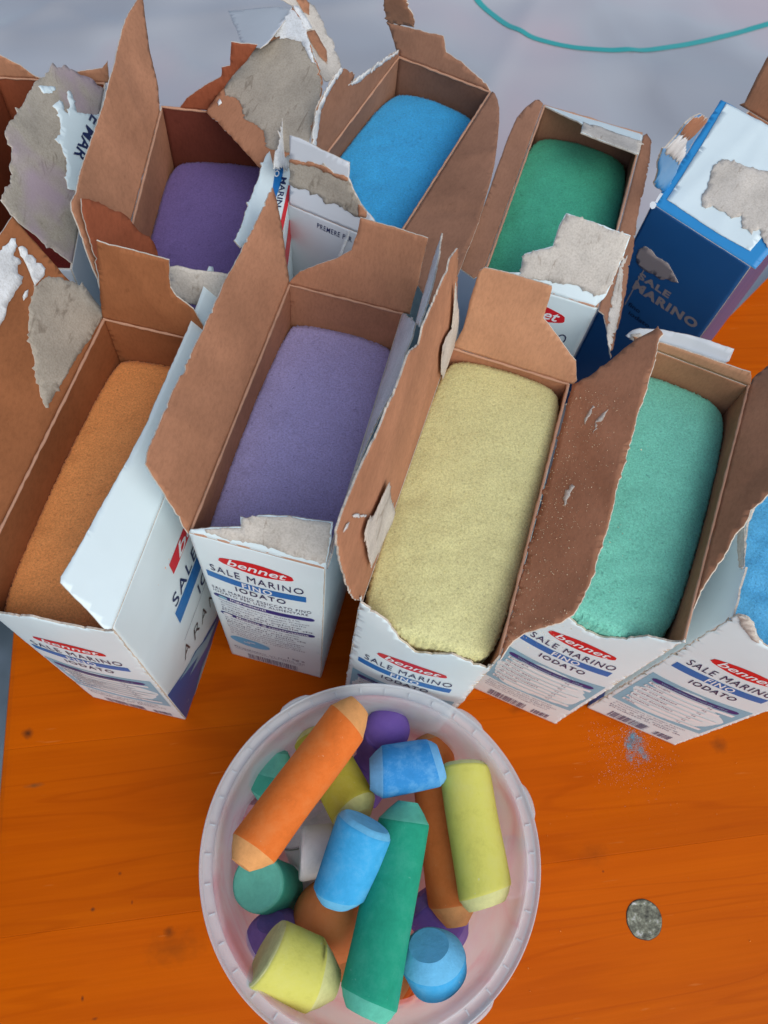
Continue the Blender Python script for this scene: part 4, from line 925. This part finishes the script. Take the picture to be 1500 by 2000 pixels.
# upper layer
chalk((702, 1378), .128, (470, 1690), .126, .0112, .0112, 'orange', 'long orange chalk lying on top, reaching from the upper middle to the left side', (.9, .55), (.75, .45))
chalk((722, 1512), .111, (862, 1487), .111, .0122, .0115, 'blue', 'stubby deep blue chalk with whitish smears, above the green stick', (.5, .62), (.35, .75))
chalk((905, 1492), .106, (952, 1770), .104, .0125, .0128, 'yellow', 'long lime yellow chalk standing along the right side', (.18, .82), (.45, .72))
chalk((838, 1440), .078, (892, 1808), .084, .0118, .0122, 'rust', 'long rust orange chalk between the green and lime yellow sticks', (.35, .7), (.8, .45))
chalk((797, 1566), .112, (714, 1984), .116, .0120, .0128, 'green', 'long emerald green chalk, longest of the pile, reaching the lower rim', (.75, .42), (.5, .7))
chalk((716, 1604), .128, (656, 1764), .112, .0130, .0122, 'sky', 'light blue chalk stub leaning on the green stick', (.20, .86), (.45, .62))
chalk((610, 1430), .088, (702, 1600), .100, .0118, .0122, 'gold', 'golden yellow chalk passing under the long orange stick', (.4, .6), (.4, .6))
chalk((548, 1468), .086, (518, 1560), .076, .0115, .0112, 'teal', 'faceted green chalk piece behind the left of the orange stick', (.9, .35), (.5, .5))
chalk((762, 1410), .104, (735, 1480), .060, .0118, .0120, 'violet', 'violet chalk seen end on near the top of the tub', (.7, .3), (.3, .7), dome=True)
chalk((502, 1724), .096, (556, 1738), .052, .0128, .0125, 'teal', 'teal green chalk stub with a round flat end at the left', (.12, .93), (.3, .7))
chalk((586, 1668), .088, (672, 1655), .085, .0124, .0120, 'white', 'white chalk stub behind the light blue one', (.10, .92), (.3, .7))
chalk((618, 1772), .094, (676, 1820), .054, .0165, .0165, 'amber', 'thick rust brown chalk chunk under the light blue stub', (.6, .6), (.5, .55), dome=True)
chalk((528, 1800), .086, (560, 1880), .060, .0135, .0130, 'violet', 'violet chalk with green smears hidden behind the pale yellow stub', (.5, .5), (.4, .6))
chalk((517, 1860), .114, (655, 1922), .102, .0146, .0150, 'yellow', 'thick pale yellow chalk stub at the lower left', (.08, .94), (.75, .45))
chalk((838, 1846), .116, (862, 1926), .092, .0146, .0136, 'sky', 'light blue chalk chunk at the lower right', (.55, .62), (.75, .4))
chalk((815, 1750), .070, (898, 1845), .066, .0125, .0125, 'violet', 'violet chalk under the rust orange stick at the right', (.4, .6), (.4, .6))
chalk((770, 1905), .060, (815, 1930), .056, .0120, .0120, 'orange', 'orange chalk tip peeping out right of the long green stick', (.5, .5), (.5, .5))
chalk((660, 1860), .064, (720, 1890), .058, .0110, .0110, 'orange', 'orange chalk sliver showing beneath the rust brown chunk', (.5, .5), (.5, .5))
chalk((600, 1590), .058, (640, 1700), .050, .0175, .0170, 'white', 'large white chalk lying deep in the middle', (.4, .6), (.4, .6))
chalk((560, 1780), .050, (620, 1700), .050, .0150, .0150, 'white', 'white chalk at the bottom left of the pile', (.4, .6), (.4, .6))
chalk((745, 1480), .056, (690, 1560), .050, .0130, .0130, 'violet', 'dark violet chalk down between the orange and blue sticks', (.4, .6), (.4, .6))
chalk((492, 1560), .066, (480, 1650), .050, .0120, .0120, 'pink', 'pink chalk leaning on the left wall below the long orange stick', (.4, .6), (.4, .6))
chalk((985, 1640), .060, (1000, 1740), .050, .0125, .0125, 'pink', 'pink chalk against the right wall beside the lime yellow stick', (.4, .6), (.4, .6))
chalk((690, 1720), .040, (800, 1700), .036, .0140, .0140, 'white', 'white chalk lying on the tub bottom under the green stick', (.4, .6), (.4, .6))
